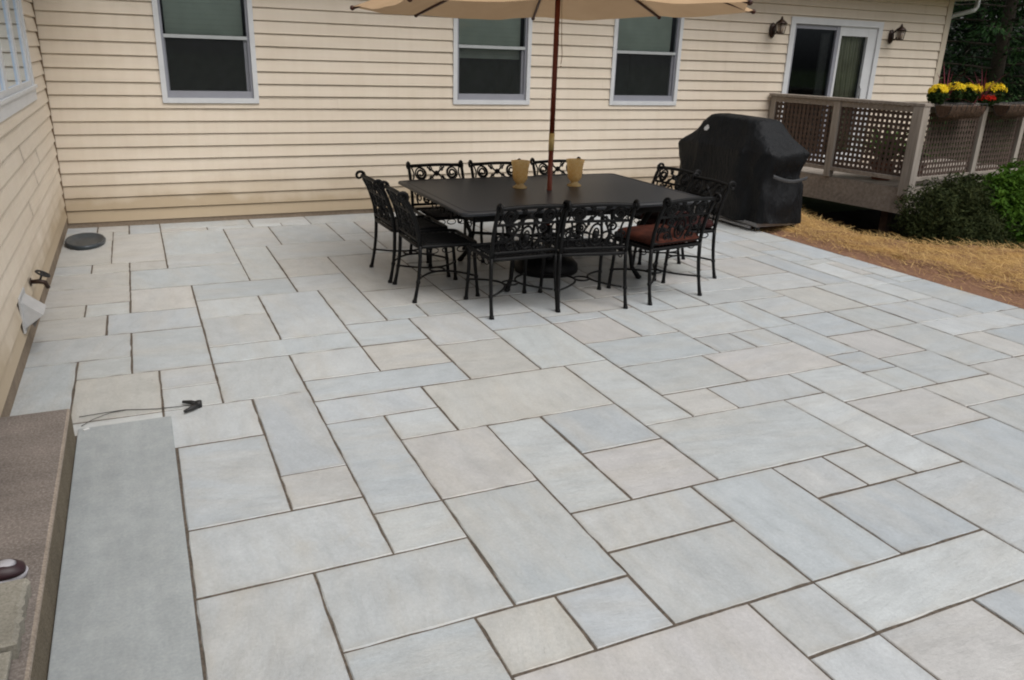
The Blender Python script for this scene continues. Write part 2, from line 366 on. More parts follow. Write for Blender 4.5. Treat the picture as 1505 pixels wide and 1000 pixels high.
U = .1524
def gx(x): return x*U + (((x/24-1)**2-1)*(-.11119*x/24+.10834) if x <= 48 else 0)
def gy(y): return -(y*U + (((y/25-1)**2-1)*(-.0247*y/25+.01833) if y <= 56 else (((56/25-1)**2-1)*(-.0247*56/25+.01833))))
STONES = """
2 33 5 34 l|5 33 8 36 l|5 36 8 41 b|8 33 10 39 b|8 39 10 41 p|5 41 10 44 g|5 44 8 52 g|8 44 12 47 g|10 42 12 44 g|8 47 11 53 b|11 47 13 49 t|13 47 15 49 b|12 42 15 47 b
10 36 12 42 b|12 38 15 42 p|12 36 14 38 l|10 34 14 36 b|14 34 20 38 t|15 38 17 44 g|17 38 20 41 b|17 41 20 44 p|19 29 22 34 g|20 34 22 40 g|15 44 19 46 g|15 46 19 49 g
11 49 17 54 p|17 49 19 51 g|17 51 19 54 l|19 44 22 49 b|19 49 25 51 l|19 51 22 55 p|22 51 26 55 b|25 46 28 51 g|22 46 25 49 b|22 44 24 46 g|24 44 26 46 g|20 40 26 44 g|26 40 28 46 l
22 38 24 40 t|24 38 28 40 g|22 35 26 38 g|22 32 27 35 b|26 35 31 38 p|27 33 29 35 b|29 33 31 35 g|28 38 31 41 g|31 33 33 37 b|31 37 33 39 b|31 39 33 41 g|28 41 32 44 p|28 44 32 49 b
32 41 36 43 t|32 43 36 46 g|33 38 36 41 g|33 35 36 38 p|33 32 36 35 b|36 35 39 40 g|36 40 39 43 p|36 32 39 35 g|39 35 45 37 l|39 37 41 40 t|41 37 45 40 b|39 32 42 35 b
27 29 31 33 g|31 27 36 29 g|31 29 33 33 b|33 29 36 32 l|31 25 36 27 g|36 28 39 32 t|36 25 40 28 g|36 21 40 25 p|40 21 42 28 b|39 28 42 32 l|42 24 44 29 l|42 29 44 32 g|44 29 47 35 b
0 2 3 11 t|3 3 6 11 t|0 11 2 13 g|2 11 4 13 t|4 11 6 13 t|6 3 10 10 b|6 10 10 13 g|0 13 4 16 t|0 16 4 19 t|4 13 10 17 b|4 17 7 21 t|7 17 12 20 b|7 20 10 23 g|7 23 10 27 g|7 27 13 29 b
10 20 13 27 b|13 20 15 26 g|12 13 15 17 t|12 17 15 20 g|10 9 12 17 g|10 3 13 9 g|13 3 17 9 b|12 9 18 13 g|13 26 16 29 b|13 29 16 32 t|10 29 13 32 g|10 32 16 34 b
0 19 2 21 t|2 19 4 21 g|0 21 3 24 t|3 21 7 24 b|0 24 4 27 g|4 24 7 29 b|2 27 4 29 g|0 27 2 33 b|2 29 5 33 t|5 29 7 31 g|5 31 7 33 g|7 29 10 33 g
15 13 19 21 t|15 21 19 24 t|15 24 17 26 b|17 24 19 26 g|16 26 19 30 g|16 30 19 34 t|19 24 22 27 g|19 27 22 29 b|22 29 25 32 p|25 28 27 32 b|27 26 29 29 b|29 26 31 29 g
"""
stones = []
for t in STONES.replace('\n', '|').split('|'):
    t = t.split()
    if t: stones.append((*map(int, t[:4]), t[4]))
occ = set()
for s_ in stones:
    occ |= {(i, j) for i in range(s_[0], s_[2]) for j in range(s_[1], s_[3])}
for i in range(0, 5):
    for j in range(33, 70): occ.add((i, j))
rs = random.Random(11)
NXG, NYG = 47, 66
SIZES = [(4, 3), (3, 4), (4, 2), (2, 4), (3, 2), (2, 3), (3, 3), (6, 4), (4, 4), (2, 2), (6, 3), (5, 3), (3, 5), (6, 2), (2, 6)]
for j in range(0, NYG):
    for i in range(0, NXG):
        if (i, j) in occ: continue
        c = SIZES[:]; rs.shuffle(c); c += [(3, 1), (1, 3), (2, 1), (1, 2), (1, 1)]
        for w_, h_ in c:
            cells = {(a, b) for a in range(i, i+w_) for b in range(j, j+h_)}
            if i+w_ > NXG or j+h_ > NYG or cells & occ: continue
            # do not leave one-cell slivers
            if (i+w_+1 <= NXG and (i+w_, j) not in occ and ((i+w_+1, j) in occ or i+w_+1 == NXG)) and w_ > 1: continue
            occ |= cells; stones.append((i, j, i+w_, j+h_, rs.choice('gggbbblltp'))); break
        else:
            occ.add((i, j)); stones.append((i, j, i+1, j+1, 'g'))
TONE = {'g': (.452, .474, .480), 'b': (.430, .462, .480), 't': (.462, .459, .440), 'p': (.462, .457, .448), 'l': (.488, .510, .518)}
me = bpy.data.meshes.new('patio'); V = []; F = []; TI = []; OF = []; ED = []
def jit(): return rs.uniform(-.0022, .0022)
def add_stone(x0, y0, x1, y1, col, z=0.0, J=.0056):
    """bluestone flag with slightly irregular sawn edges, chamfer and joint gap"""
    jj = lambda: rs.uniform(.0034, .0062)
    if x0 == 5 and y0 >= 36: x0 = 5.27
    xa, xb = gx(x0)+jj(), gx(x1)-jj(); ya, yb = gy(y1)+jj()*1.25, gy(y0)-jj()*1.25
    loop = []
    nx = max(2, int((xb-xa)/.07)); ny = max(2, int((yb-ya)/.07))
    def lj(): return jit()*(2.2 if rs.random() < .12 else 1)
    for k in range(nx): loop.append((xa+(xb-xa)*k/nx, ya+lj()))
    for k in range(ny): loop.append((xb+lj(), ya+(yb-ya)*k/ny))
    for k in range(nx): loop.append((xb-(xb-xa)*k/nx, yb+lj()))
    for k in range(ny): loop.append((xa+lj(), yb-(yb-ya)*k/ny))
    dz = rs.uniform(-.0016, .0022); tx, ty = rs.uniform(-.002, .002), rs.uniform(-.002, .002)
    cx, cy = (xa+xb)/2, (ya+yb)/2; n = len(loop); o = len(V)
    def zz(x, y): return z + dz + tx*(x-cx) + ty*(y-cy)
    for ins, dzz, ed in ((0, -.03, 1), (0, -.004, 1), (.0035, 0, 1), (.012, 0, .75), (.035, 0, 0)):
        for (x, y) in loop:
            xx = min(max(x, xa+ins), xb-ins) if ins else x
            yy = min(max(y, ya+ins), yb-ins) if ins else y
            V.append((xx, yy, zz(x, y)+dzz)); ED.append(ed)
    NR = 4
    for r_ in range(NR):
        for k in range(n): F.append([o+r_*n+k, o+r_*n+(k+1) % n, o+(r_+1)*n+(k+1) % n, o+(r_+1)*n+k])
    F.append([o+NR*n+k for k in range(n)])
    off = (rs.uniform(-50, 50), rs.uniform(-50, 50), rs.uniform(-50, 50)); ang = rs.choice([0, PI/2]) + rs.uniform(-.3, .3)
    k_ = rs.uniform(.93, 1.07)
    c = tuple(v_*k_*rs.uniform(.994, 1.006) for v_ in col)
    for _ in range(NR*n+1): TI.append((*c, ang)); OF.append(off)
for s_ in stones: add_stone(*s_[:4], TONE[s_[4]])
me.from_pydata(V, [], F); me.materials.append(STONE)
at = me.attributes.new('tint', 'FLOAT_COLOR', 'FACE'); at.data.foreach_set('color', [c for t in TI for c in t])
at = me.attributes.new('off', 'FLOAT_VECTOR', 'FACE'); at.data.foreach_set('vector', [c for t in OF for c in t])
at = me.attributes.new('edge', 'FLOAT', 'POINT'); at.data.foreach_set('value', ED)
pat = bpy.data.objects.new('patio', me); COL.objects.link(pat); tag(pat, kind='structure')
PX1, PY1 = gx(47), gy(66)
mb = MB(); mb.box(-.05, PX1+.01, PY1-.02, .0, -.055, -.0032)
tag(mb.build('patio_joint_bed', JOINT), kind='structure')

# ------------------------------------------------------------------ house
house = thing('house', 'beige vinyl sided house wrapping the back and left of the patio', 'house')
EXPO = .127; Z0 = .052
def siding(name, x_of, L, ztop, openings, seed, zb=Z0):
    """lapped clapboards along a wall; x_of(u, out, z) -> point; openings in (u0, u1, z0, z1)"""
    rr = random.Random(seed); b = MB(); z = zb; k = 0
    cuts_z = sorted({o[2] for o in openings} | {o[3] for o in openings})
    while z < ztop:
        z1 = z + EXPO
        lev = [z] + [c for c in cuts_z if z + .003 < c < z1 - .003] + [z1]
        seams = sorted([0, L] + [rr.uniform(.3, L-.3) for _ in range(int(L/2.6))])
        for a, c in zip(lev[:-1], lev[1:]):
            mid = (a+c)/2
            iv = [(s0, s1) for s0, s1 in zip(seams[:-1], seams[1:])]
            for o in openings:
                if o[2] < mid < o[3]:
                    nv = []
                    for s0, s1 in iv:
                        if o[1] <= s0 or o[0] >= s1: nv.append((s0, s1)); continue
                        if o[0] > s0: nv.append((s0, o[0]))
                        if o[1] < s1: nv.append((o[1], s1))
                    iv = nv
            for qi, (s0, s1) in enumerate(iv):
                e = .0026*(qi % 2)
                GRV = .0085
                def pr(zz): return .006 + e + .017*(1-(zz-z)/EXPO)
                lv = [(a, pr(a))]
                gz = z1-GRV
                if a < gz < c: lv += [(gz, pr(gz)), (gz+.0015, -.003), (c, -.003)]
                elif a >= gz: lv = [(a, -.003), (c, -.003)]
                else: lv += [(c, pr(c))]
                if a == z: lv = [(a+.0005, -.003), (a, pr(a)-.004), (a+.004, pr(a))] + lv[1:]
                m_ = len(lv); vs = []; n = max(1, int((s1-s0)/.5))
                for q_ in range(n+1):
                    u = s0+(s1-s0)*q_/n; wob = .0012*noise.noise((u*1.3, k*3.1, seed))
                    vs += [x_of(u, o_+(wob if o_ > 0 else 0), zz) for zz, o_ in lv]
                fs = [[q_*m_+r_, (q_+1)*m_+r_, (q_+1)*m_+r_+1, q_*m_+r_+1] for q_ in range(n) for r_ in range(m_-1)]
                b.add(vs, fs)
        z = z1; k += 1
    return b.build(name, SIDING, house)
WINS = [(1.10, 1.955), (4.275, 5.18), (6.43, 7.375)]
WZ0, WZ1, WCK = 1.30, 2.52, 1.90
DOOR = (9.32, 10.92, .47, 2.36)
ops = [(a, b, WZ0, WZ1) for a, b in WINS] + [DOOR]
siding('wall', lambda u, o, z: (u, -o, z), 12.36, 2.88, ops, 3)
LW = (1.16, 3.9, 1.45, 2.5)
siding('wall', lambda u, o, z: (o, -u, z), 11.5, 2.88, [LW], 5, .115)
# backing sheets with the same openings
def backing(pt, L, ztop, openings):
    b = MB(); us = sorted({0, L} | {o[0] for o in openings} | {o[1] for o in openings}); zs = sorted({-.06, ztop} | {o[2] for o in openings} | {o[3] for o in openings})
    for a, c in zip(us[:-1], us[1:]):
        for d, e in zip(zs[:-1], zs[1:]):
            mu, mz = (a+c)/2, (d+e)/2
            if any(o[0] < mu < o[1] and o[2] < mz < o[3] for o in openings): continue
            b.add([pt(a, d), pt(c, d), pt(c, e), pt(a, e)], [[0, 1, 2, 3]])
    return b
b1 = backing(lambda u, z: (u, .006, z), 12.36, 2.88, ops); b2 = backing(lambda u, z: (-.006, -u, z), 11.5, 2.88, [LW])
b1.add(b2.v, b2.f); b1.build('sheathing', TRIM, house)
mb = MB(); mb.box(0, 12.36, -.012, .003, -.06, Z0-.002); mb.box(-.003, .013, -11.5, -.012, -.06, .113)
mb.build('foundation', FOUND, house)
# inside corner channel and outside corner board
mb = MB(); mb.box(.0, .026, -.026, 0, Z0, 2.86); mb.build('corner_trim', simple('brown_corner_channel', (.16, .105, .06, 1), .6), house)
mb = MB(); mb.box(12.30, 12.41, -.03, -.0215, -.04, 2.86); mb.box(12.362, 12.41, -.0215, .1, -.04, 2.86); mb.build('corner_trim', TRIM, house)
# end wall going back from the corner, and roof with soffit and fascia
mb = MB(); mb.box(12.2, 12.36, .01, 8, -.06, 2.88); mb.build('wall', TRIM, house)
mb = MB(); SZ = 2.86
mb.box(-.4+.8, 12.85, -.42, .35, SZ, SZ+.02); mb.box(-.3, .40, -11.5, .35, SZ, SZ+.02); mb.box(12.2, 12.85, .35, 8, SZ, SZ+.02)
for k in range(60):
    xx = .5+.205*k
    mb.box(xx, xx+.006, -.41, -.03, SZ-.004, SZ+.001)
mb.build('soffit', SOFFIT, house)
roof = MB()
roof.add([(.40, -.46, SZ+.19), (12.95, -.46, SZ+.19), (12.95, 4, SZ+2.1), (.40, 4, SZ+2.1)], [[0, 1, 2, 3]])
roof.add([(.46, -11.6, SZ+.20), (.46, 4, SZ+.20), (-4, 4, SZ+2.1), (-4, -11.6, SZ+2.1)], [[0, 1, 2, 3]])
roof.add([(.4, 8.5, SZ+.19), (12.95, 8.5, SZ+.19), (12.95, 4, SZ+2.1), (.40, 4, SZ+2.1)], [[3, 2, 1, 0]])
ro = roof.build('roof', ROOFM, house)
mb = MB(); mb.box(.40, 12.87, -.46, -.42, SZ-.02, SZ+.18); mb.box(.40, .44, -11.6, -.46, SZ-.02, SZ+.18); mb.box(12.85, 12.89, -.42, 8.3, SZ-.02, SZ+.18); mb.build('fascia', WHITE, ro)
# gutter along the right side with downspout elbow back to the corner
gp = [(0, 0), (0, .09), (-.008, .09), (-.008, -.008), (.07, -.008), (.12, .055), (.12, .09), (.11, .09), (.11, .06), (.066, 0)]
def gutter(p0, d, out, L, nm):
    b = MB(); n = len(gp); p0 = Vector(p0); d = Vector(d); out = Vector(out); vs = []
    for t in (0, L):
        vs += [p0+d*t+out*a+Vector((0, 0, z)) for a, z in gp]
    b.add(vs, [[k, (k+1) % n, n+(k+1) % n, n+k] for k in range(n)] + [list(range(n)), [n+k for k in range(n)][::-1]])
    return b.build(nm, WHITE, house)
gutter((.46, -.462, SZ+.06), (1, 0, 0), (0, -1, 0), 12.4, 'gutter')
gutter((12.892, -.42, SZ+.04), (0, 1, 0), (1, 0, 0), 8.5, 'gutter')
mb = MB()
mb.tube([(12.97, .0, SZ+.06), (12.97, .0, 2.755), (12.93, .0, 2.70), (12.5, .03, 2.60), (12.44, .045, 2.55), (12.44, .06, 2.4), (12.44, .06, .0)], .035, 8)
mb.build('downspout', simple('grey_downspout', (.36, .37, .36, 1), .45), house)

def window(u0, u1, z0, z1, T, ck, blind_z, lower_blind):
    """double-hung window; T maps (u, out, z) to the wall"""
    c = MB(); w = .05
    def bx(b, ua, ub, oa, ob, za, zb):
        vs = [Vector(T(u, o, z)) for z in (za, zb) for o in (oa, ob) for u in (ua, ub)]
        b.add(vs, [[0,2,3,1],[4,5,7,6],[0,1,5,4],[2,6,7,3],[0,4,6,2],[1,3,7,5]])
    bx(c, u0-w, u0, -.05, .034, z0-w, z1+w); bx(c, u1, u1+w, -.05, .034, z0-w, z1+w)
    bx(c, u0, u1, -.05, .034, z1, z1+w); bx(c, u0, u1, -.05, .036, z0-w, z0)
    win = c.build('window', WHITE, house)
    s = MB(); e = .024
    bx(s, u0, u0+e, -.045, .008, z0, z1); bx(s, u1-e, u1, -.045, .008, z0, z1)
    bx(s, u0+e, u1-e, -.045, .008, z1-e, z1); bx(s, u0+e, u1-e, -.045, .012, z0, z0+.07); s.build('sash', SASH, win)
    s = MB(); bx(s, u0+e, u1-e, -.06, .010, ck-.016, ck+.018); s.build('check_rail', SASHL, win)
    # lower sash stiles stand a little behind
    for ua, ub in ((u0+e, u0+e+.012), (u1-e-.036, u1-e)):
        s = MB(); bx(s, ua, ub, -.05, -.012, z0+.07, ck-.018); s.build('sash_stile', SASH, win)
    sc = MB(); sc.add([T(u0+e, -.006, z0+.06), T(u1-e, -.006, z0+.06), T(u1-e, -.006, ck-.01), T(u0+e, -.006, ck-.01)], [[0, 1, 2, 3]]); sc.build('insect_screen', SCREEN, win)
    p = MB(); p.add([T(u0+e, -.026, z0+.05), T(u1-e, -.026, z0+.05), T(u1-e, -.026, z1-e), T(u0+e, -.026, z1-e)], [[0, 1, 2, 3]]); p.build('pane', GLASS, win)
    bl = MB(); zz = z1
    while zz > blind_z:
        bx(bl, u0+.05, u1-.05, -.115, -.09, zz-.0492, zz-.0004); zz -= .05
    bl.build('blind', BLIND, win)
    r_ = MB()
    i0, i1, dp = u0-.3, u1+.3, -1.6
    q = lambda a: [T(*t) for t in a]
    r_.add(q([(i0, dp, z0-.9), (i1, dp, z0-.9), (i1, dp, z1+.2), (i0, dp, z1+.2)]), [[0, 1, 2, 3]])
    for A in ([(i0, dp, z0-.9), (i0, -.06, z0-.9), (i0, -.06, z1+.2), (i0, dp, z1+.2)], [(i1, dp, z0-.9), (i1, -.06, z0-.9), (i1, -.06, z1+.2), (i1, dp, z1+.2)],
              [(i0, dp, z0-.9), (i1, dp, z0-.9), (i1, -.06, z0-.9), (i0, -.06, z0-.9)], [(i0, dp, z1+.2), (i1, dp, z1+.2), (i1, -.06, z1+.2), (i0, -.06, z1+.2)]):
        r_.add(q(A), [[0, 1, 2, 3]])
    for A in ([(i0, -.06, z0-.9), (u0-.01, -.06, z0-.9), (u0-.01, -.06, z1+.2), (i0, -.06, z1+.2)], [(u1+.01, -.06, z0-.9), (i1, -.06, z0-.9), (i1, -.06, z1+.2), (u1+.01, -.06, z1+.2)],
              [(u0, -.06, z0-.9), (u1, -.06, z0-.9), (u1, -.06, z0-.01), (u0, -.06, z0-.01)]):
        r_.add(q(A), [[0, 1, 2, 3]])
    r_.build('room_lining', DARKROOM, win)
    return win
TB = lambda u, o, z: (u, -o, z)
for (a, b_), bz in zip(WINS, (1.93, 1.78, 1.93)): window(a, b_, WZ0, WZ1, TB, WCK, bz, True)
# wide window on the left wall
TL = lambda u, o, z: (o, -u, z)
def bxT(b, T, ua, ub, oa, ob, za, zb):
    vs = [Vector(T(u, o, z)) for z in (za, zb) for o in (oa, ob) for u in (ua, ub)]
    b.add(vs, [[0,2,3,1],[4,5,7,6],[0,1,5,4],[2,6,7,3],[0,4,6,2],[1,3,7,5]])
u0, u1, z0, z1 = LW; c = MB()
bxT(c, TL, u0-.09, u0, -.05, -.0+.026, z0-.11, z1+.09); bxT(c, TL, u1, u1+.09, -.05, -.0+.026, z0-.11, z1+.09)
bxT(c, TL, u0, u1, -.05, -.0+.026, z1, z1+.09); bxT(c, TL, u0, u1, -.05, -.0+.026, z0-.11, z0); bxT(c, TL, u0-.1, u1+.1, .026, .042, z0-.012, z0+.012)
win = c.build('window', WHITE, house)
s = MB()
for ua, ub in ((u0, u0+.14), (1.88, 2.0), (2.0+.7, 2.82), (u1-.1, u1)): bxT(s, TL, ua, ub, -.045, .014, z0, z1)
bxT(s, TL, u0+.14, u1-.1, -.045, .014, z1-.06, z1)
for ua, ub in ((u0+.14, 1.88), (2.0, 2.7), (2.82, u1-.1)): bxT(s, TL, ua, ub, -.045, .014, z0, z0+.05)
s.build('sash', WHITE, win)
p = MB(); p.add([TL(u0+.05, -.0, z0+.03), TL(u1-.05, -.0, z0+.03), TL(u1-.05, -.0, z1-.03), TL(u0+.05, -.0, z1-.03)], [[0, 1, 2, 3]]); p.build('pane', GLASS, win)
r_ = MB(); bxT(r_, TL, u0-.3, u1+.3, -1.7, -1.6, z0-.6, z1+.3); bxT(r_, TL, u0-.4, u0-.3, -1.7, -.06, z0-.6, z1+.3); bxT(r_, TL, u1+.3, u1+.4, -1.7, -.06, z0-.6, z1+.3)
bxT(r_, TL, u0-.3, u1+.3, -1.6, -.06, z1+.2, z1+.3); bxT(r_, TL, u0-.3, u1+.3, -1.6, -.06, z0-.7, z0-.6); r_.build('room_lining', simple('warm_room_lining', (.22, .17, .15, 1), .9), win)
# sliding glass door
a, b_, z0, z1 = DOOR; c = MB(); w = .085
bxT(c, TB, a-w, a, -.06, .036, z0-.03, z1+w); bxT(c, TB, b_, b_+w, -.06, .036, z0-.03, z1+w); bxT(c, TB, a, b_, -.06, .036, z1, z1+w); bxT(c, TB, a, b_, -.06, .05, z0-.05, z0)
door = c.build('sliding_door', WHITE, house)
mid = 10.16
s = MB()
bxT(s, TB, a, a+.055, -.05, .0, z0, z1); bxT(s, TB, mid-.03, mid+.03, -.05, .006, z0, z1); bxT(s, TB, a+.055, mid-.03, -.05, 0, z1-.06, z1); bxT(s, TB, a+.055, mid-.03, -.05, 0, z0, z0+.08); s.build('door_panel', SASH, door)
s = MB()
bxT(s, TB, b_-.17, b_, -.035, .012, z0, z1); bxT(s, TB, mid+.03, mid+.07, -.035, .010, z0, z1); bxT(s, TB, mid+.07, b_-.17, -.035, .010, z1-.13, z1); bxT(s, TB, mid+.07, b_-.17, -.035, .010, z0, z0+.09); s.build('door_panel', WHITE, door)
p = MB(); p.add([TB(a+.05, -.03, z0+.06), TB(b_-.1, -.03, z0+.06), TB(b_-.1, -.03, z1-.05), TB(a+.05, -.03, z1-.05)], [[0, 1, 2, 3]]); p.build('pane', GLASS, door)
s = MB(); s.tube([(b_-.19, -.02, 1.28), (b_-.19, -.05, 1.32), (b_-.19, -.05, 1.5), (b_-.19, -.02, 1.54)], .011, 6); s.build('handle', METAL, door)
def drape(xa, xb, xt0, xt1, nm, mat):
    vs = []; n = 40; rows = 8
    for i in range(rows+1):
        t = i/rows; zz = z1-.1-(z1-z0-.15)*t
        l_ = xa+(xt0-xa)*(t**1.3); r2 = xb+(xt1-xb)*(t**1.3)
        for k in range(n+1): vs.append((l_+(r2-l_)*k/n, .13+.022*math.sin(k*1.35)+.006*math.sin(k*.7+t*3), zz))
    s = MB(); s.add(vs, [[i*(n+1)+k, i*(n+1)+k+1, (i+1)*(n+1)+k+1, (i+1)*(n+1)+k] for i in range(rows) for k in range(n)], 0, True)
    return s.build(nm, mat, door)
drape(10.30, 10.82, 10.50, 10.78, 'curtain', CURTAIN)
drape(9.98, 10.14, 10.0, 10.14, 'curtain', simple('grey_curtain', (.12, .12, .12, 1), .8))
r_ = MB(); bxT(r_, TB, a-.4, b_+.4, -2.6, -2.5, .2, 2.6); bxT(r_, TB, a-.5, a-.4, -2.6, -.07, .2, 2.6); bxT(r_, TB, b_+.4, b_+.5, -2.6, -.07, .2, 2.6); bxT(r_, TB, a-.4, b_+.4, -2.5, -.07, .2, .3); bxT(r_, TB, a-.4, b_+.4, -2.5, -.07, 2.6, 2.7); r_.build('room_lining', DARKROOM, door)

# ------------------------------------------------------------------ wall lamps
def wall_lamp(x, label):
    t = thing('wall_lamp', label, 'wall lamp', (x, -.02, 2.27), 0, 'bronze wall lamps beside the sliding door')
    b = MB(); b.lathe([(.001, 0), (.05, .0), (.06, .008), (.05, .02), (.02, .035)], 14, M=Matrix.Translation((0, 0, -.02)) @ Matrix.Rotation(PI/2, 4, 'X') @ Matrix.Diagonal((1, 1.7, 1, 1))); b.build('back_plate', BRONZE, t)
    b = MB()
    b.tube([(0, -.02+.16*-.1*k-.0, -.05 - .05*math.sin(k/9*PI) + .011*k) for k in range(10)], .011, 6)
    b.tube([(0, -.03, .02), (0, -.09, .075), (0, -.15, .09), (0, -.165, .06)], .009, 6); b.build('arm', BRONZE, t)
    b = MB(); b.lathe([(.035, -.07), (.055, -.06), (.04, -.05)], 8, (0, -.165, 0)); b.lathe([(.03, .075), (.085, .06), (.06, .09), (.02, .12), (.012, .15), (.001, .16)], 8, (0, -.165, 0))
    for k in range(4):
        aa = PI/4+k*PI/2; b.tube([(.05*math.cos(aa), -.165+.05*math.sin(aa), -.055), (.066*math.cos(aa), -.165+.066*math.sin(aa), .065)], .006, 5)
    b.build('lantern_cage', BRONZE, t)
    b = MB(); b.lathe([(.03, -.05), (.042, -.03), (.056, .058)], 12, (0, -.165, 0)); b.build('lantern_glass', FROST, t)
wall_lamp(8.92, 'dark bronze wall lamp left of the sliding glass door')
wall_lamp(11.2, 'dark bronze wall lamp right of the sliding glass door, near the house corner')

# ------------------------------------------------------------------ deck with lattice railing
DK = thing('deck', 'weathered brown wooden deck with square lattice railing below the sliding door', 'deck')
DM = Matrix.Translation((9.40, -2.25, 0)) @ Matrix.Rotation(R(8.5), 4, 'Z')   # local x along front, local y toward house
FZ = .41
b = MB()
for k in range(17):
    y0 = .02+.14*k
    b.box(0.0+.01, 3.9, y0, y0+.133, FZ-.035, FZ, DM)
b.build('floor_boards', DECKW, DK)
b = MB(); b.box(-.02, .02, -.0, 2.24, .085, FZ-.006, DM); b.build('rim_board', DECKW, DK)
b = MB(); b.box(-.02, 4.0, -.04, -.001, .083, FZ-.004, DM); b.build('rim_board', DECKW, DK)
b = MB()
for x in (.3, 1.6, 2.9):
    b = MB(); b.box(x, x+.1, .35, .45, -.5, FZ-.04, DM); b.build('support_post', LATT, DK)
RZ = 1.425
posts = [(0, 0, .135), (-.0, 1.14, .095), (.02, 2.20, .095), (1.40, -.0, .095), (2.45, .0, .095), (3.7, 0, .095)]
for x, y, w in posts:
    b = MB(); b.box(x-w/2-.005, x+w/2-.005, y-w/2-.01, y+w/2-.01, FZ-.10 if w > .1 else FZ-.003, RZ-.04, DM, bev=.006); b.build('post', DECKV, DK)
b = MB()
b.box(-.075, .075, -.085, 2.24, RZ-.037, RZ, DM, bev=.005); b.build('top_rail', DECKW, DK)
b = MB(); b.box(.077, 3.9, -.085, .055, RZ-.037, RZ, DM, bev=.005); b.build('top_rail', DECKW, DK)
def lattice(p0, axis, L, nm='lattice_panel'):
    b = MB(); zb, zt = FZ+.13, RZ-.04; d = .066; w = .037 if axis == 'y' else .030
    n = int(L/d); st = (L-n*d)/2
    for k in range(n+1):
        u = st+k*d
        if axis == 'y': b.box(p0[0]-.006, p0[0]+.0, p0[1]+u-w/2, p0[1]+u+w/2, zb, zt, DM)
        else: b.box(p0[0]+u-w/2, p0[0]+u+w/2, p0[1]-.006, p0[1]+.0, zb, zt, DM)
    m_ = int((zt-zb)/d)
    for k in range(m_+1):
        zz = zb+.02+k*d
        if axis == 'y': b.box(p0[0]+.001, p0[0]+.007, p0[1], p0[1]+L, zz-w/2, zz+w/2, DM)
        else: b.box(p0[0], p0[0]+L, p0[1]+.001, p0[1]+.007, zz-w/2, zz+w/2, DM)
    b.build(nm, LATT, DK)
    for hw, za, zc in ((.04, zb-.05, zb-.001), (.03, zt-.07, zt-.002)):
        r2 = MB()
        if axis == 'y': r2.box(p0[0]-hw, p0[0]+hw, p0[1], p0[1]+L, za, zc, DM, bev=.004)
        else: r2.box(p0[0], p0[0]+L, p0[1]-hw, p0[1]+hw, za, zc, DM, bev=.004)
        r2.build('rail', DECKW, DK)
lattice((-.005, .062), 'y', 1.025); lattice((-.005, 1.182), 'y', .965)
lattice((.066, -.01), 'x', 1.28); lattice((1.45, -.01), 'x', .945); lattice((2.50, -.01), 'x', 1.14)

# ------------------------------------------------------------------ leaf clouds
def leaves(b, rnd, center, rad, n, size, squash=(1, 1, 1), shell=.55, up=0.0, aspect=.5, lump=.25, floor=None, seed=0, zmin=-1.0):
    c = Vector(center)
    for _ in range(n):
        d = Vector((rnd.gauss(0, 1), rnd.gauss(0, 1), rnd.gauss(0, 1))).normalized()
        if d.z < zmin: d.z = -d.z
        rr = (shell+(1-shell)*rnd.random()**.6)
        lum = 1+lump*noise.noise(Vector((d.x*1.9+seed, d.y*1.9, d.z*1.9)))*1.6
        p = c+Vector((d.x*squash[0], d.y*squash[1], d.z*squash[2]))*rad*rr*lum
        if floor is not None and p.z < floor: continue
        nrm = (d*.7+Vector((rnd.uniform(-1, 1), rnd.uniform(-1, 1), rnd.uniform(-1, 1)+up))).normalized()
        t = nrm.orthogonal().normalized(); t = Matrix.Rotation(rnd.uniform(0, 2*PI), 3, nrm) @ t; w = nrm.cross(t)
        s = size*rnd.uniform(.6, 1.3)
        b.add([p-t*s*.5, p+w*s*aspect*.5+nrm*s*.06, p+t*s*.5, p-w*s*aspect*.5+nrm*s*.06], [[0, 1, 2, 3]])
def shrub(name, label, loc, blobs, mat, leaf, n, seed, group, aspect=.45):
    rnd = random.Random(seed); t = thing(name, label, 'shrub', loc, 0, group)
    b = MB()
    for (cx, cy, cz, r, sq) in blobs:
        leaves(b, rnd, (cx, cy, cz), r, int(n*r*r), leaf, sq, .45, .3, aspect, .3, .02, seed)
    b.build('foliage', mat, t)
    b = MB()
    for k in range(14):
        cx, cy, cz, r, sq = blobs[k % len(blobs)]
        e = Vector((cx+rnd.uniform(-.6, .6)*r, cy+rnd.uniform(-.6, .6)*r, cz+rnd.uniform(-.1, .5)*r))
        s0 = Vector((cx*.5+rnd.uniform(-.08, .08), cy*.5+rnd.uniform(-.08, .08), -.03))
        b.tube([s0, s0.lerp(e, .5)+Vector((rnd.uniform(-.05, .05), rnd.uniform(-.05, .05), .03)), e], [.014, .009, .004], 5)
    b.build('stem', BARK, t)
    return t
shrub('yew_shrub', 'dark green yew shrub by the corner post of the deck', (9.3, -2.98, -.34),
      [(-.28, .02, .55, .40, (1, 1, .95)), (.1, .02, .62, .40, (1, 1, .95)), (.42, .12, .62, .38, (1, 1, .95)), (-.2, -.18, .3, .42, (1.1, 1, .8)), (.2, -.22, .3, .44, (1.2, 1, .8))], YEW, .075, 24000, 21, 'shrubs in front of the deck', .22)
shrub('boxwood_shrub', 'bright green rounded shrub at the right edge in front of the deck', (10.35, -3.0, -.34),
      [(-.3, .0, .62, .38, (1, 1, .95)), (.1, .05, .68, .46, (1, 1, .95)), (.6, .1, .64, .45, (1, 1, .95)), (-.1, -.25, .34, .44, (1.2, 1, .8)), (.5, -.25, .34, .46, (1.2, 1, .8))], BOX, .07, 16000, 22, 'shrubs in front of the deck', .5)

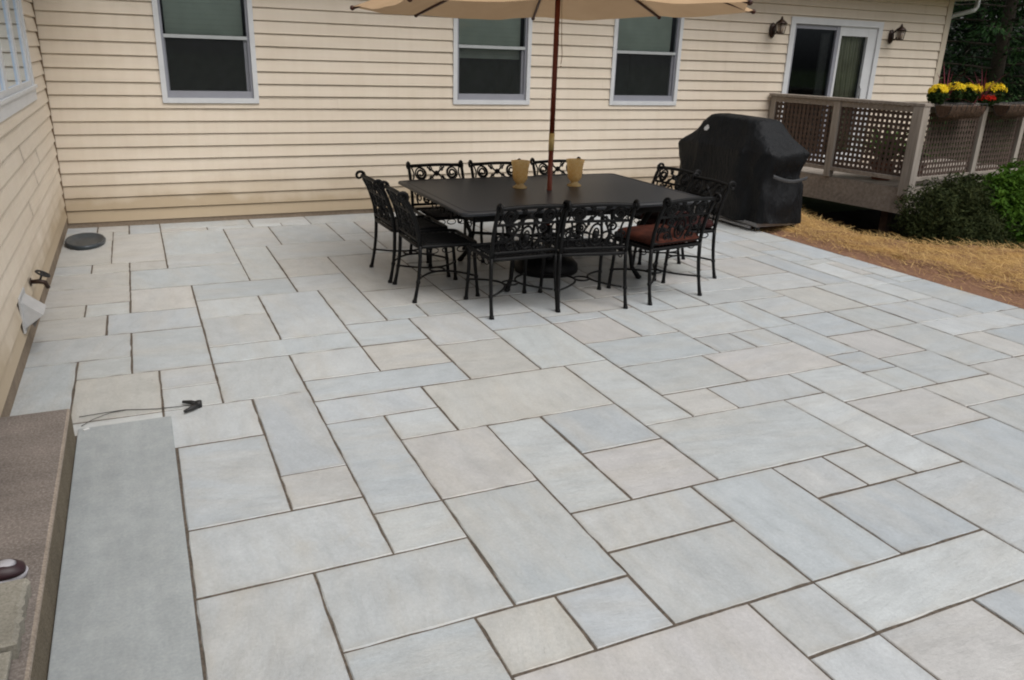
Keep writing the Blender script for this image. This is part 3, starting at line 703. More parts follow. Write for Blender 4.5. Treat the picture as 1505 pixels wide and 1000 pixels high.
# ------------------------------------------------------------------ straw bed
nx, ny = 110, 130; X0, X1, Y0, Y1 = PX1+.012, PX1+5.6, -10.0, 0.0; vs = []; st = []
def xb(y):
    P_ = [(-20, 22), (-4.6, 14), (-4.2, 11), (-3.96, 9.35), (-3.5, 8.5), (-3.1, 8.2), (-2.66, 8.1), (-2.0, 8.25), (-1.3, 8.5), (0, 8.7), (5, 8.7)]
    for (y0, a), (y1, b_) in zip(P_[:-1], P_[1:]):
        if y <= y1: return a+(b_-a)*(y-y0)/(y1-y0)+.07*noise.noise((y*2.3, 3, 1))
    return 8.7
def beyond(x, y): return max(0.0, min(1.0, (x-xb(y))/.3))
def straw_amt(x, y): return straw_amt0(x, y)*(1-beyond(x, y))
def straw_amt0(x, y):
    return max(0.0, min(1.0, (x-PX1-.10-.14*max(0, (-y-2.2))*.55-.08*noise.noise((x*2, y*1.3, 4)))/.22))
def straw_h(x, y):
    e = min(1, max(0, (x-PX1)/.5)); k = straw_amt(x, y)
    return -.022 - .34*beyond(x, y) + .03*e*k + .045*e*k*(noise.noise((x*1.8, y*1.8, 1))*.5+.5) + .014*noise.noise((x*7, y*7, 2))*e
for j in range(ny+1):
    for i in range(nx+1):
        x = X0+(X1-X0)*(i/nx)**1.3; y = Y0+(Y1-Y0)*j/ny
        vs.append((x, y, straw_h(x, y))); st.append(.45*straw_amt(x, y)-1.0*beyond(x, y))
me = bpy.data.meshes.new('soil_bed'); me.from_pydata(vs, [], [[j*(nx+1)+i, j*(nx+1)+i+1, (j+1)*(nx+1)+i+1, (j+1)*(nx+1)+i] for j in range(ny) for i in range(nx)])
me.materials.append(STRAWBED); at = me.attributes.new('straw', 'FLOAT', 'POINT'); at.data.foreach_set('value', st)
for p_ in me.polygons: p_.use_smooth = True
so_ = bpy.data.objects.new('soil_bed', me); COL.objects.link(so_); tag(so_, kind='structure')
rnd = random.Random(5); b = MB()
for _ in range(26000):
    y = -rnd.uniform(.3, 7.5); x = PX1-.10+rnd.random()**1.2*2.75
    if rnd.random() > straw_amt(x, y)*.95+(.07 if x > PX1+.05 else .025): continue
    a = rnd.gauss(1.2, .8); L = rnd.uniform(.05, .2); d = Vector((math.cos(a), math.sin(a), rnd.uniform(-.1, .25)))*L
    p = Vector((x, y, (straw_h(x, y) if x > PX1+.01 else .004)+rnd.uniform(.004, .03 if x > PX1+.01 else .006))); wv = Vector((-math.sin(a), math.cos(a), rnd.uniform(-.6, .6)))*rnd.uniform(.0009, .0022)
    q = p+d*.5+Vector((0, 0, rnd.uniform(0, .015)))
    b.add([p-wv, p+wv, q+wv, q-wv, p+d+wv*.4, p+d-wv*.4], [[0, 1, 2, 3], [3, 2, 4, 5]])
tag(b.build('straw_mulch', STRAW), 'golden straw scattered over the bare soil beside the patio', 'straw', kind='stuff')

# ------------------------------------------------------------------ grill under its cover
GR = thing('covered_grill', 'large barbecue grill under a black fitted cover beside the deck', 'grill', (7.37, -1.50, 0))
def gl_pt(th, z):
    prof = [(.09, .845, .335), (.12, .85, .335), (.35, .835, .33), (.6, .835, .33), (.80, .85, .34), (.87, .845, .34), (.90, .815, .325), (.98, .70, .29), (1.08, .585, .255), (1.17, .495, .225), (1.205, .455, .20), (1.222, .40, .165), (1.232, .2, .08), (1.236, .001, .001)]
    for (a0, l0, d0), (a1, l1, d1) in zip(prof[:-1], prof[1:]):
        if z <= a1 or a1 == prof[-1][0]:
            t = min(1, max(0, (z-a0)/(a1-a0))); L = l0+(l1-l0)*t; D = d0+(d1-d0)*t; break
    c, s = math.cos(th), math.sin(th); n = .30 if z < 1 else .36
    x = D*math.copysign(abs(c)**n, c); y = L*math.copysign(abs(s)**n, s)
    return x, y
b = MB(); zs = [.09, .115, .15, .2, .28, .36, .44, .52, .6, .68, .74, .79, .83, .86, .88, .9, .93, .97, 1.02, 1.07, 1.12, 1.16, 1.185, 1.205, 1.216, 1.224, 1.23, 1.236]
NA = 176; vs = []
def cover_pt(th, z):
    x, y = gl_pt(th, z); fold = max(0, 1-z/.95)
    dn = Vector((x/.34, y/.85, 0)).normalized() if z < 1.2 else Vector((0, 0, 1))
    f1 = noise.noise((x*4, y*4, z*1.3))*.046 + noise.noise((x*10, y*10, z*3.0))*.017
    rdg = 1-abs(noise.noise((x*3+5, y*3, z*2.2+y)))*2
    f2 = .05*max(0, rdg)**3 - .014
    f3 = .028*fold*math.sin(y*13+2.6*noise.noise((y*2, 1, z*2)))*(1 if abs(x) > .25 else 0) + .026*fold*math.sin(x*19+1+z*2)*(1 if abs(y) > .75 else 0)
    sag = -.05*math.exp(-((z-.60)/.13)**2)*(1.0 if y < -.3 else .25)
    tp = 1 if z < .84 else max(.3, 1-(z-.84)/.2)
    dd = (f1+f2)*tp+f3+sag
    hem = .022*math.sin(y*5+x*4+1)*max(0, 1-z/.3)
    zt = z+hem+(noise.noise((x*3, y*2.2, 7))*.018 if z > .8 else 0)
    return Vector((x+dn.x*dd, y+dn.y*dd, zt+(dd*.6 if z > 1.2 else 0)))
for z in zs:
    for k in range(NA): vs.append(cover_pt(2*PI*(k+.5)/NA, z))
fs = [[i*NA+k, i*NA+(k+1) % NA, (i+1)*NA+(k+1) % NA, (i+1)*NA+k] for i in range(len(zs)-1) for k in range(NA)]
b.add(vs, fs, 0, True); cv = b.build('cover', COVER, GR)
b = MB()  # small printed kettle emblem on the front slope
def emb(y, z):
    L = .70+(.495-.70)*(z-.98)/.19; s_ = (abs(y)/L)**(1/(.30 if z < 1 else .36)); th = PI-math.asin(min(.999, s_))*(1 if y > 0 else -1)
    return cover_pt(th, z)+Vector((-.012, 0, .006))
def patch(y0, y1, z0, z1, n=4):
    vs = [emb(y0+(y1-y0)*i/n, z0+(z1-z0)*j/n) for j in range(n+1) for i in range(n+1)]
    b.add(vs, [[j*(n+1)+i, j*(n+1)+i+1, (j+1)*(n+1)+i+1, (j+1)*(n+1)+i] for j in range(n) for i in range(n)], 0, True)
patch(.30, .385, 1.035, 1.062); patch(.317, .368, 1.0625, 1.078); patch(.315, .37, 1.02, 1.0345); patch(.33, .355, 1.0785, 1.086)
b.build('emblem', LOGO, GR)
b = MB()
vs = []
for i in range(15):
    x = -.24+.50*i/14; zc = .640-.045*math.sin(PI*i/14)-.03*i/14; yy = -.87-.02*math.sin(PI*i/14)
    vs += [(x, yy, zc-.02), (x, yy-.008, zc), (x, yy, zc+.02)]
b.add(vs, [[3*i+r_, 3*i+3+r_, 3*i+4+r_, 3*i+1+r_] for i in range(14) for r_ in (0, 1)], 0, True); b.build('strap', STRAP, GR)
b = MB(); b.box(-.3, .3, -.78, .78, .055, .10); b.box(-.34, -.31, -.7, .7, .03, .055); b.build('cart_shelf', METAL, GR)
for sx in (-.26, .26):
    for sy in (-.74, .74):
        b = MB(); b.lathe([(.001, -.018), (.034, -.018), (.04, -.01), (.04, .01), (.034, .018), (.001, .018)], 16, M=Matrix.Translation((sx, sy, .041)) @ Matrix.Rotation(PI/2, 4, 'Y')); b.box(sx-.025, sx+.025, sy-.012, sy+.012, .06, .1); b.build('caster', RUBBER, GR)

# ------------------------------------------------------------------ table
TB_ = thing('patio_table', 'long rectangular dark metal patio table with umbrella through its centre', 'table', (4.0, -3.05, 0))
def rrect(hx, hy, r, n=6):
    p = []
    for cx, cy, a0 in ((hx-r, hy-r, 0), (-hx+r, hy-r, PI/2), (-hx+r, -hy+r, PI), (hx-r, -hy+r, 3*PI/2)):
        for k in range(n+1):
            a = a0+PI/2*k/n; p.append((cx+r*math.cos(a), cy+r*math.sin(a)))
    return p
b = MB(); hx, hy = 1.14, .83; n = 28; vs = []
for ins, z in ((.012, .690), (0, .697), (0, .713), (.006, .719), (.03, .72), (.036, .716), (.06, .716), (.066, .72)):
    vs += [(x, y, z) for x, y in rrect(hx-ins, hy-ins, .06)]
fs = [[i*n+k, i*n+(k+1) % n, (i+1)*n+(k+1) % n, (i+1)*n+k] for i in range(7) for k in range(n)] + [[7*n+k for k in range(n)], list(range(n))[::-1]]
b.add(vs, fs); b.build('table_top', TABLETOP, TB_)
b = MB()
for y in (-.72, .72): b.box(-1.0, 1.0, y-.012, y+.012, .63, .688)
for x in (-1.0, 1.0): b.box(x-.012, x+.012, -.72, .72, .63, .688)
for sx in (-1, 1):
    for k in range(7):
        b.tube([(sx*1.0, -.6+.2*k+.05*math.cos(t*.6), .60+.03*math.sin(t*.6)) for t in range(11)], .006, 5)
b.build('apron', IRON, TB_)
for sx in (-.62, .62):
    for sy in (-.52, .52):
        b = MB(); b.tube([(sx*1.1, sy*1.15, .66), (sx*1.02, sy*1.02, .5), (sx*.9, sy*.9, .28), (sx*.94, sy*.95, .1), (sx*1.02, sy*1.02, .02)], [.028, .024, .02, .019, .024], 8); b.ball((sx*1.02, sy*1.02, .02), .03, 10, sz=.66); b.build('leg', IRON, TB_)
b = MB()
for s_ in (-1, 1): b.tube([(-.56, s_*.47, .28), (-.2, s_*.15, .3), (0, s_*.06, .3), (.2, s_*.15, .3), (.56, s_*.47, .28)], .014, 6)
b.tube([(.09*math.cos(t*PI/8), .09*math.sin(t*PI/8), .3) for t in range(17)], .012, 6); b.build('brace', IRON, TB_)

# ------------------------------------------------------------------ umbrella and its base
UX, UY = 3.985, -3.06
UB = thing('umbrella', 'tan market umbrella with red wooden pole standing through the table', 'umbrella', (UX, UY, 0))
b = MB(); b.tube([(0, 0, .35), (0, 0, .70), (0, 0, 1.062)], .022, 12); b.tube([(0, 0, 1.202), (0, 0, 1.8), (0, 0, 2.73)], .022, 12); b.build('pole', POLE, UB)
b = MB(); b.tube([(0, 0, 1.06), (0, 0, 1.205)], .0245, 12); b.build('collar', BRASS, UB)
RR, RIMZ, PH = 1.64, 2.185, 3.474
rim = []
for k in range(8):
    a = PH+k*PI/4; dx, dy = RR*math.cos(a), RR*math.sin(a)
    rim.append(Vector((dx, -dy, RIMZ-RIMZ*0+.024*dx+.010*dy)))
top = Vector((0, 0, 2.76))
b = MB(); NS = 10
for k in range(8):
    A, B = rim[k], rim[(k+1) % 8]; vs = []
    for i in range(NS+1):
        t = i/NS
        for j in range(NS+1):
            s2 = j/NS; e = A.lerp(B, s2); p = top.lerp(e, max(t, .02))
            p.z -= .055*math.sin(PI*t)*.0 + .05*math.sin(PI*s2)*t*(1-.35*t)
            edge = e-Vector((0, 0, 0)); p -= Vector((e.x, e.y, 0)).normalized()*.045*math.sin(PI*s2)*t*t
            p.z += .012*noise.noise((p.x*4, p.y*4, k))*t
            vs.append(p)
    b.add(vs, [[i*(NS+1)+j, i*(NS+1)+j+1, (i+1)*(NS+1)+j+1, (i+1)*(NS+1)+j] for i in range(NS) for j in range(NS)], 0, True)
b.build('canopy', CANVAS, UB)
for k in range(8):
    e = rim[k]; b = MB(); h = Vector((0, 0, 2.70))
    s0 = h.lerp(e, .04); b.tube([s0-Vector((0, 0, .02)), h.lerp(e, .5)-Vector((0, 0, .022)), e-Vector((0, 0, .012))], .0125, 6)
    b.ball(e-Vector((0, 0, .01)), .02, 8); rb = b.build('rib', RIBM, UB)
    b = MB(); b.tube([Vector((0, 0, 2.28))+Vector((e.x, e.y, 0)).normalized()*.04, h.lerp(e, .48)-Vector((0, 0, .035))], .009, 6); b.build('strut', RIBM, rb)
for pr_ in ([(.024, 2.25), (.055, 2.255), (.055, 2.30), (.024, 2.305)], [(.024, 2.66), (.06, 2.665), (.06, 2.72), (.024, 2.725)]):
    b = MB(); b.lathe(pr_, 12); b.build('hub', RIBM, UB)
b = MB(); b.lathe([(.03, 2.74), (.05, 2.77), (.035, 2.80), (.045, 2.83), (.02, 2.88), (.001, 2.89)], 12); b.build('finial', POLE, UB)
b = MB(); b.tube([(.03, -.01, 2.26), (.035, -.015, 2.1), (.042, -.02, 1.92), (.052, -.02, 1.84), (.045, -.02, 1.76)], .003, 5); b.ball((.045, -.02, 1.74), .008); b.tube([(.026, .01, 2.26), (.03, .02, 2.0), (.036, .02, 1.9)], .003, 5); b.build('pull_cord', simple('tan_cord', (.36, .24, .14, 1), .8), UB)
b = MB(); b.lathe([(.28, 0), (.29, .02), (.285, .07), (.24, .12), (.14, .15), (.06, .16)], 28); BS = b.build('base', IRON, UB)
b = MB(); b.lathe([(.05, .115), (.034, .15), (.032, .38), (.038, .39), (.038, .41), (.026, .415)], 14); b.box(.03, .08, -.008, .008, .28, .296); b.build('stand_tube', IRON, BS)

# ------------------------------------------------------------------ chairs
def spiral(c, r0, r1, turns, a0, sgn, fx, n=22):
    """flat scroll in the plane of the backrest; fx(u, v) -> point"""
    return [fx(c[0]+(r0+(r1-r0)*i/n)*math.cos(a0+sgn*2*PI*turns*i/n), c[1]+(r0+(r1-r0)*i/n)*math.sin(a0+sgn*2*PI*turns*i/n)) for i in range(n+1)]
def interp(tab, z):
    for (z0, y0), (z1, y1) in zip(tab[:-1], tab[1:]):
        if z <= z1:
            t = (z-z0)/(z1-z0); t = t*t*(3-2*t) if False else t; return y0+(y1-y0)*t
    return tab[-1][1]
BACKTAB = [(.0, -.275), (.14, -.245), (.28, -.228), (.43, -.222), (.55, -.235), (.65, -.262), (.74, -.298), (.80, -.33), (.85, -.36)]
by = lambda z: interp(BACKTAB, z)
def make_chair():
    t = thing('patio_chair', 'x', 'chair', group='black scrollwork chairs around the patio table')
    HW = .262
    for sx in (-1, 1):
        b = MB(); zs_ = [0.0, .03, .10, .18, .27, .36, .44]
        b.tube([(sx*(HW+.012*(1-z/.44)), by(z), z) for z in zs_], [.018, .0155, .0135, .014, .015, .0155, .0155], 8)
        b.tube([(sx*(HW+.012), by(0), 0), (sx*(HW+.012), by(0), .022)], [.02, .017], 10); b.ball((sx*(HW+.008), by(.16), .16), .019, 8); b.build('leg', IRON, t)
    for sx in (-1, 1):
        b = MB()
        b.tube([(sx*.25, .232, .43), (sx*.247, .226, .34), (sx*.246, .232, .25), (sx*.25, .244, .14), (sx*.255, .252, .03), (sx*.257, .254, 0)], [.0165, .0155, .0145, .0135, .015, .018], 8)
        b.tube([(sx*.257, .254, 0), (sx*.257, .254, .022)], [.02, .017], 10); b.ball((sx*.249, .241, .16), .019, 8); b.build('leg', IRON, t)
    # seat: tube frame with woven lattice, slightly dished
    b = MB(); fr = [(x, y+.005, .43) for x, y in rrect(.262, .238, .05, 4)]; fr.append(fr[0]); b.tube(fr, .0145, 8, cap=False)
    def sz(x, y): return .432-.018*max(0, 1-(x/.26)**2)*max(0, 1-(y/.24)**2)
    for k in range(-13, 14):
        for sg in (-1, 1):
            pts = []
            for i in range(25):
                u = -.5+i/24; x = u; y = sg*u+k*.040
                if abs(x) < .25 and abs(y) < .228: pts.append((x, y+.005, sz(x, y)+.002*sg))
            if len(pts) > 2: b.tube(pts, .0082, 4)
    for sx in (-1, 1):   # little apron scrolls below the seat
        for yy in (-.12, .0, .12):
            b.tube([(sx*.258, yy+.045*math.cos(a*.5), .395+.022*math.sin(a*.5)) for a in range(13)], .005, 4)
    for xx in (-.15, -.05, .05, .15):
        b.tube([(xx+.042*math.cos(a*.5), .24, .395+.022*math.sin(a*.5)) for a in range(13)], .005, 4)
    b.build('seat', IRON, t)
    b = MB()   # arched stretchers meeting a centre ring
    for sx in (-1, 1):
        pts = []
        for i in range(13):
            u = -1+2*i/12; pts.append((sx*(.245-.185*(1-u*u)), -.238+.24*(u+1), .165+.012*(1-u*u)))
        b.tube(pts, .0085, 6)
    b.tube([(.06*math.cos(a*PI/8), .06*math.sin(a*PI/8), .176) for a in range(17)], .0075, 6); b.build('stretcher', IRON, t)
    # backrest: posts with curled tops, rails, scroll band and lower scrollwork
    b = MB(); F = lambda u, z: Vector((u, by(z), z))
    for sx in (-1, 1):
        pts = [(sx*HW, by(z), z) for z in (.44, .5, .56, .62, .68, .74, .785)]
        cx_, cz_ = by(.785)-.036, .800
        curl = [(sx*HW, cx_+ (.042-.0022*i)*math.cos(.05+i*.46), cz_+(.042-.0022*i)*math.sin(.05+i*.46)+.012) for i in range(14)]
        b.tube(pts+curl, [.0155]*len(pts)+[.0145-.0005*i for i in range(14)], 8)
    def rail(z, r, arch=0.0): b.tube([F(-HW+2*HW*i/12, z+arch*math.sin(PI*i/12)) for i in range(13)], r, 7)
    rail(.812, .0155, .010); rail(.688, .011); rail(.475, .013)
    for sx in (-1, 1):
        b.tube(spiral((sx*.155, .749), .050, .014, 1.7, PI/2, sx, F), .0095, 6)
        b.tube(spiral((sx*.155, .749), .052, .052, 1.0, 0, 1, F), .0075, 5)
        b.tube([F(sx*(.235-.012*math.sin(i/8*PI)), .70+.1*i/8) for i in range(9)], .0075, 5)
        b.tube([F(sx*(.02+.065*(i/8)**1.6), .752+.052*i/8) for i in range(9)], .009, 5)
        b.tube([F(sx*(.02+.065*(i/8)**1.6), .746-.052*i/8) for i in range(9)], .009, 5)
        b.tube(spiral((sx*.052, .790), .02, .006, 1.2, -PI/2, sx, F, 12), .006, 5)
        b.tube(spiral((sx*.052, .708), .02, .006, 1.2, PI/2, -sx, F, 12), .006, 5)
    b.ball(F(0, .749), .026, 8)
    # lower panel: centre oval, S-scrolls, leaves and uprights
    b.tube([F(.05*math.cos(a*PI/10), .582+.085*math.sin(a*PI/10)) for a in range(21)], .009, 5)
    b.tube([F(.022*math.cos(a*PI/8), .582+.05*math.sin(a*PI/8)) for a in range(17)], .007, 5)
    b.tube([F(.0, z) for z in (.475, .5)], .009, 5); b.tube([F(.0, z) for z in (.665, .688)], .009, 5)
    b.ball(F(0, .582), .03, 8)
    for sx in (-1, 1):
        b.tube(spiral((sx*.125, .640), .042, .010, 1.6, -PI/2, -sx, F), .0085, 5)
        b.tube(spiral((sx*.125, .526), .042, .010, 1.6, PI/2, sx, F), .0085, 5)
        b.tube(spiral((sx*.212, .585), .034, .010, 1.4, PI/2, sx, F, 16), .0075, 5)
        b.tube([F(sx*(.205+.012*math.sin(i/8*2*PI)), .48+.205*i/8) for i in range(9)], .0085, 5)
        b.tube([F(sx*(.085-.02*math.cos(i/8*2*PI)), .48+.205*i/8) for i in range(9)], .008, 5)
        b.tube([F(sx*(.05+.15*i/8), .585+.02*math.sin(i/8*2*PI)) for i in range(9)], .0085, 5)
        b.ball(F(sx*.165, .585), .018, 8); b.ball(F(sx*.07, .668), .014, 8); b.ball(F(sx*.07, .497), .014, 8)
    b.build('backrest', IRON, t)
    return t
def place(cx, cy, face, label, first=[None]):
    """face: world direction (dx, dy) the sitter looks"""
    rz = math.atan2(face[1], face[0])-PI/2
    if first[0] is None:
        first[0] = make_chair(); o = first[0]; o.location = (cx, cy, 0); o.rotation_euler = (0, 0, rz); o['label'] = label
    else: o = dup(first[0], (cx, cy, 0), rz, label)
    return o
place(2.82, -2.74, (1, .02), 'black scrollwork chair on the left end of the table, farther from the camera')
place(2.845, -3.355, (1, -.01), 'black scrollwork chair on the left end of the table, nearer the camera')
place(3.24, -3.91, (-.02, 1), 'black scrollwork chair on the near long side, leftmost of three seen from behind')
place(3.83, -3.975, (.17, 1), 'black scrollwork chair on the near long side, middle one, turned slightly right')
c3 = place(4.52, -3.965, (-.15, 1), 'black scrollwork chair with rust red cushion on the near long side')
c4 = place(5.035, -3.505, (-1, .02), 'black scrollwork chair with maroon cushion on the right end of the table')
place(5.16, -2.86, (-1, -.1), 'black scrollwork chair on the right end, its back against the covered grill')
place(3.30, -2.36, (0, -1), 'black scrollwork chair behind the table, leftmost of three against the siding')
place(3.93, -2.36, (.02, -1), 'black scrollwork chair behind the table, half hidden by the left amber vase')
place(4.60, -2.33, (-.02, -1), 'black scrollwork chair behind the table, right of the umbrella pole')
def cushion(src, label, mat, nm='seat_cushion'):
    b = MB(); vs = []; n = 22
    for i, (ins, z) in enumerate(((.05, .450), (.012, .458), (0, .485), (.012, .51), (.05, .522), (.12, .527), (.2, .523), (.255, .52))):
        vs += [(x*(1-.0), y+.0, z+.005*noise.noise((x*9, y*9, i))) for x, y in rrect(.262-ins*.98, .242-ins*.9, max(.004, .06-ins*.2), 5)]
    n = 24
    b.add(vs, [[i*n+k, i*n+(k+1) % n, (i+1)*n+(k+1) % n, (i+1)*n+k] for i in range(7) for k in range(n)]+[[7*n+k for k in range(n)], list(range(n))[::-1]], 0, True)
    for sx in (-.12, .12):
        for sy in (-.1, .1): b.ball((sx, sy, .523), .013, 8, sz=.5)
    o = b.build(nm, mat); o.location = src.location; o.rotation_euler = src.rotation_euler
    tag(o, label, 'cushion', 'seat cushions on two of the chairs')
cushion(c3, 'rust red tufted seat cushion on the near side chair', CUSHION)
cushion(c4, 'dark maroon seat cushion on the chair at the right end of the table', CUSHION2)

# ------------------------------------------------------------------ amber vases on the table
def vase(x, y, label):
    t = thing('hurricane_vase', label, 'vase', (x, y, .72), 0, 'amber hurricane vases on the table')
    b = MB(); pr = [(.062, 0), (.064, .008), (.045, .02), (.03, .035), (.045, .05), (.062, .075), (.068, .12), (.071, .17), (.080, .215), (.084, .232)]
    b.lathe(pr+[(.081, .233), (.079, .229)], 28, top=False); b.build('bowl', VASEG, t)
    b = MB(); b.lathe([(.001, .058), (.034, .06), (.034, .10), (.03, .102), (.001, .10)], 16); b.tube([(0, 0, .10), (0, 0, .115)], .0025, 5); b.build('candle', CANDLE, t)
vase(3.79, -2.87, 'amber glass hurricane vase left of the umbrella pole')
vase(4.33, -2.88, 'amber glass hurricane vase right of the umbrella pole')

# ------------------------------------------------------------------ planters and flowers on the deck rail
def dloc(x, y, z): return DM @ Vector((x, y, z))
rnd = random.Random(77)
def planter(x, L, label):
    t = thing('rail_planter', label, 'planter', dloc(x, .0, RZ-.03), R(8.5), 'coconut lined planters on the deck rail')
    b = MB(); n = 14; vs = []
    for i in range(9):
        a = PI*i/8; 
        for k in range(n+1): vs.append((L*k/n, -.10*math.cos(a)*1.0, -.02-.15*math.sin(a)+.05+.01*noise.noise((k, i, x))))
    # two half-troughs straddle the rail: the near one hangs outside it
    b.add([(v[0], v[1]-.20, v[2]-.02) for v in vs], [[i*(n+1)+k, i*(n+1)+k+1, (i+1)*(n+1)+k+1, (i+1)*(n+1)+k] for i in range(8) for k in range(n)], 0, True)
    for xe in (0, L):
        cap = [(xe+.012*noise.noise((i, 2, x)), -.10*math.cos(PI*i/16)-.20, -.15*math.sin(PI*i/16)+.01) for i in range(17)]
        b.add(cap, [list(range(17))])
    for _ in range(900):
        aa = rnd.uniform(.05, PI-.05); xx = rnd.uniform(0, L); p = Vector((xx, -.10*math.cos(aa)-.20, .01-.15*math.sin(aa))); o_ = Vector((0, -math.cos(aa), -math.sin(aa)))
        q = p+o_*rnd.uniform(.004, .018)+Vector((rnd.uniform(-.03, .03), rnd.uniform(-.01, .01), rnd.uniform(-.03, .01))); w = Vector((.0022, 0, .0012))
        b.add([p-w, p+w, q], [[0, 1, 2]])
    b.box(0, L, -.295, -.105, -.0, .005); b.build('liner', COCO, t)
    b = MB(); 
    b.tube([(0, -.305, .035), (L, -.305, .035)], .006, 6); b.tube([(0, -.095, .035), (L, -.095, .035)], .006, 6)
    for k in range(8):
        xx = L*k/7; b.tube([(xx, -.2-.106*math.cos(a*PI/8), .03-.156*math.sin(a*PI/8)) for a in range(9)], .004, 5)
    for xx in (.1, L-.1): b.tube([(xx, -.095, .035), (xx, -.04, .045), (xx, .06, .02), (xx, .06, -.06)], .005, 5)
    b.build('wire_frame', RUBBER, t)
planter(.12, .78, 'brown coconut lined planter hung on the deck rail beside the corner post')
planter(1.46, .9, 'brown coconut lined planter hung on the deck rail at the right edge')
rnd = random.Random(31)
def mum(x, y, z, r, label, nm='chrysanthemum', pet=YELLOW, group='yellow chrysanthemums on the deck rail', squ=.75):
    t = thing(nm, label, 'flowers', dloc(x, y, z), rnd.uniform(0, 6), group)
    b = MB(); leaves(b, rnd, (0, 0, r*.6), r*1.0, 1100, .05, (1, 1, 1.05), .4, .3, .5, .2, -.04, x); 
    b.tube([(0, 0, -.02), (0, 0, r*.5)], .012, 6); b.build('foliage', MUML, t)
    b = MB()
    for _ in range(64):
        d = Vector((rnd.gauss(0, 1), rnd.gauss(0, 1), abs(rnd.gauss(0, 1))*.8+.2)).normalized(); lum = rnd.uniform(.8, 1.12)+.22*noise.noise((d.x*2+x*9, d.y*2, d.z*2)); p = Vector((d.x*r*1.02*lum, d.y*r*1.02*lum, r*.9+d.z*r*squ*lum))
        ax = d.orthogonal().normalized(); ay = d.cross(ax); s = rnd.uniform(.020, .032)
        for k in range(8):
            a = 2*PI*k/8+rnd.random(); v1 = ax*math.cos(a)+ay*math.sin(a); v2 = ax*math.cos(a+.5)+ay*math.sin(a+.5)
            b.add([p, p+v1*s+d*.006, p+(v1+v2)*s*.62+d*.012, p+v2*s+d*.006], [[0, 1, 2, 3]])
    b.build('blooms', pet, t)
mum(.19, -.06, RZ+.035, .105, 'yellow chrysanthemum nearest the house corner')
mum(.55, -.05, RZ+.055, .105, 'yellow chrysanthemum between two dark red spike plants, second from the house')
mum(.93, -.04, RZ+.035, .115, 'yellow chrysanthemum standing beside the right planter, third from the house')
mum(1.50, -.04, RZ+.035, .125, 'yellow chrysanthemum cut by the right edge of the picture')
def spike(x, y, z, h, label):
    t = thing('dracaena_spike', label, 'plant', dloc(x, y, z), 0, 'dark red spike plants on the deck rail'); b = MB()
    for k in range(26):
        a = rnd.uniform(0, 2*PI); el = rnd.uniform(.35, 1.35); L = h*rnd.uniform(.6, 1.05); hd = Vector((math.cos(a), math.sin(a), 0)); sd_ = Vector((-math.sin(a), math.cos(a), 0)); vs = []
        for i in range(6):
            u = i/5; p = hd*math.cos(el)*L*u+Vector((0, 0, math.sin(el)*L*u-.75*L*u*u*math.cos(el))); w = .007*(1-u)**.6+.0005
            vs += [p-sd_*w, p+sd_*w]
        b.add(vs, [[2*i, 2*i+1, 2*i+3, 2*i+2] for i in range(5)])
    b.build('leaf', SPIKE, t)
    b = MB(); b.tube([(0, 0, -.03), (0, 0, .05)], .012, 6); b.build('stem', BARK, t)
spike(.36, -.06, RZ+.03, .62, 'dark red spike plant between the first two yellow chrysanthemums')
spike(1.20, -.06, RZ+.03, .62, 'dark red spike plant right of the third yellow chrysanthemum')
mum(1.22, -.09, RZ-.0, .06, 'low red flowers trailing over the planter edge', 'red_begonia', REDP, 'low red flowers on the deck rail', .4)
mum(1.34, -.09, RZ-.0, .06, 'low red flowers at the right edge under the last chrysanthemum', 'red_begonia', REDP, 'low red flowers on the deck rail', .4)
# leafy pot plant standing on the deck behind the lattice
def pot_plant(x, y, h, label, n):
    t = thing('potted_plant', label, 'plant', dloc(x, y, FZ), 0, 'leafy pot plants on the deck'); b = MB()
    b.lathe([(.11, 0), (.12, .01), (.15, .2), (.165, .205), (.165, .235), (.15, .235), (.14, .2), (.001, .2)], 20); b.build('pot', TERRA, t); b = MB()
    for k in range(n):
        a = rnd.uniform(0, 2*PI); el = rnd.uniform(.6, 1.4); L = h*rnd.uniform(.6, 1.1); hd = Vector((math.cos(a), math.sin(a), 0)); sd_ = Vector((-math.sin(a), math.cos(a), 0)); vs = []
        for i in range(7):
            u = i/6; p = Vector((0, 0, .2))+hd*math.cos(el)*L*u+Vector((0, 0, math.sin(el)*L*u-.4*L*u*u)); w = .028*math.sin(PI*min(.999, .12+u*.88))+.001
            vs += [p-sd_*w, p+sd_*w]
        b.add(vs, [[2*i, 2*i+1, 2*i+3, 2*i+2] for i in range(6)])
    b.build('leaf', POTLEAF, t)
pot_plant(.42, .62, .95, 'arching green pot plant behind the left lattice of the deck', 60)
pot_plant(.7, .38, .6, 'low green pot plant behind the lattice right of the deck corner post', 80)

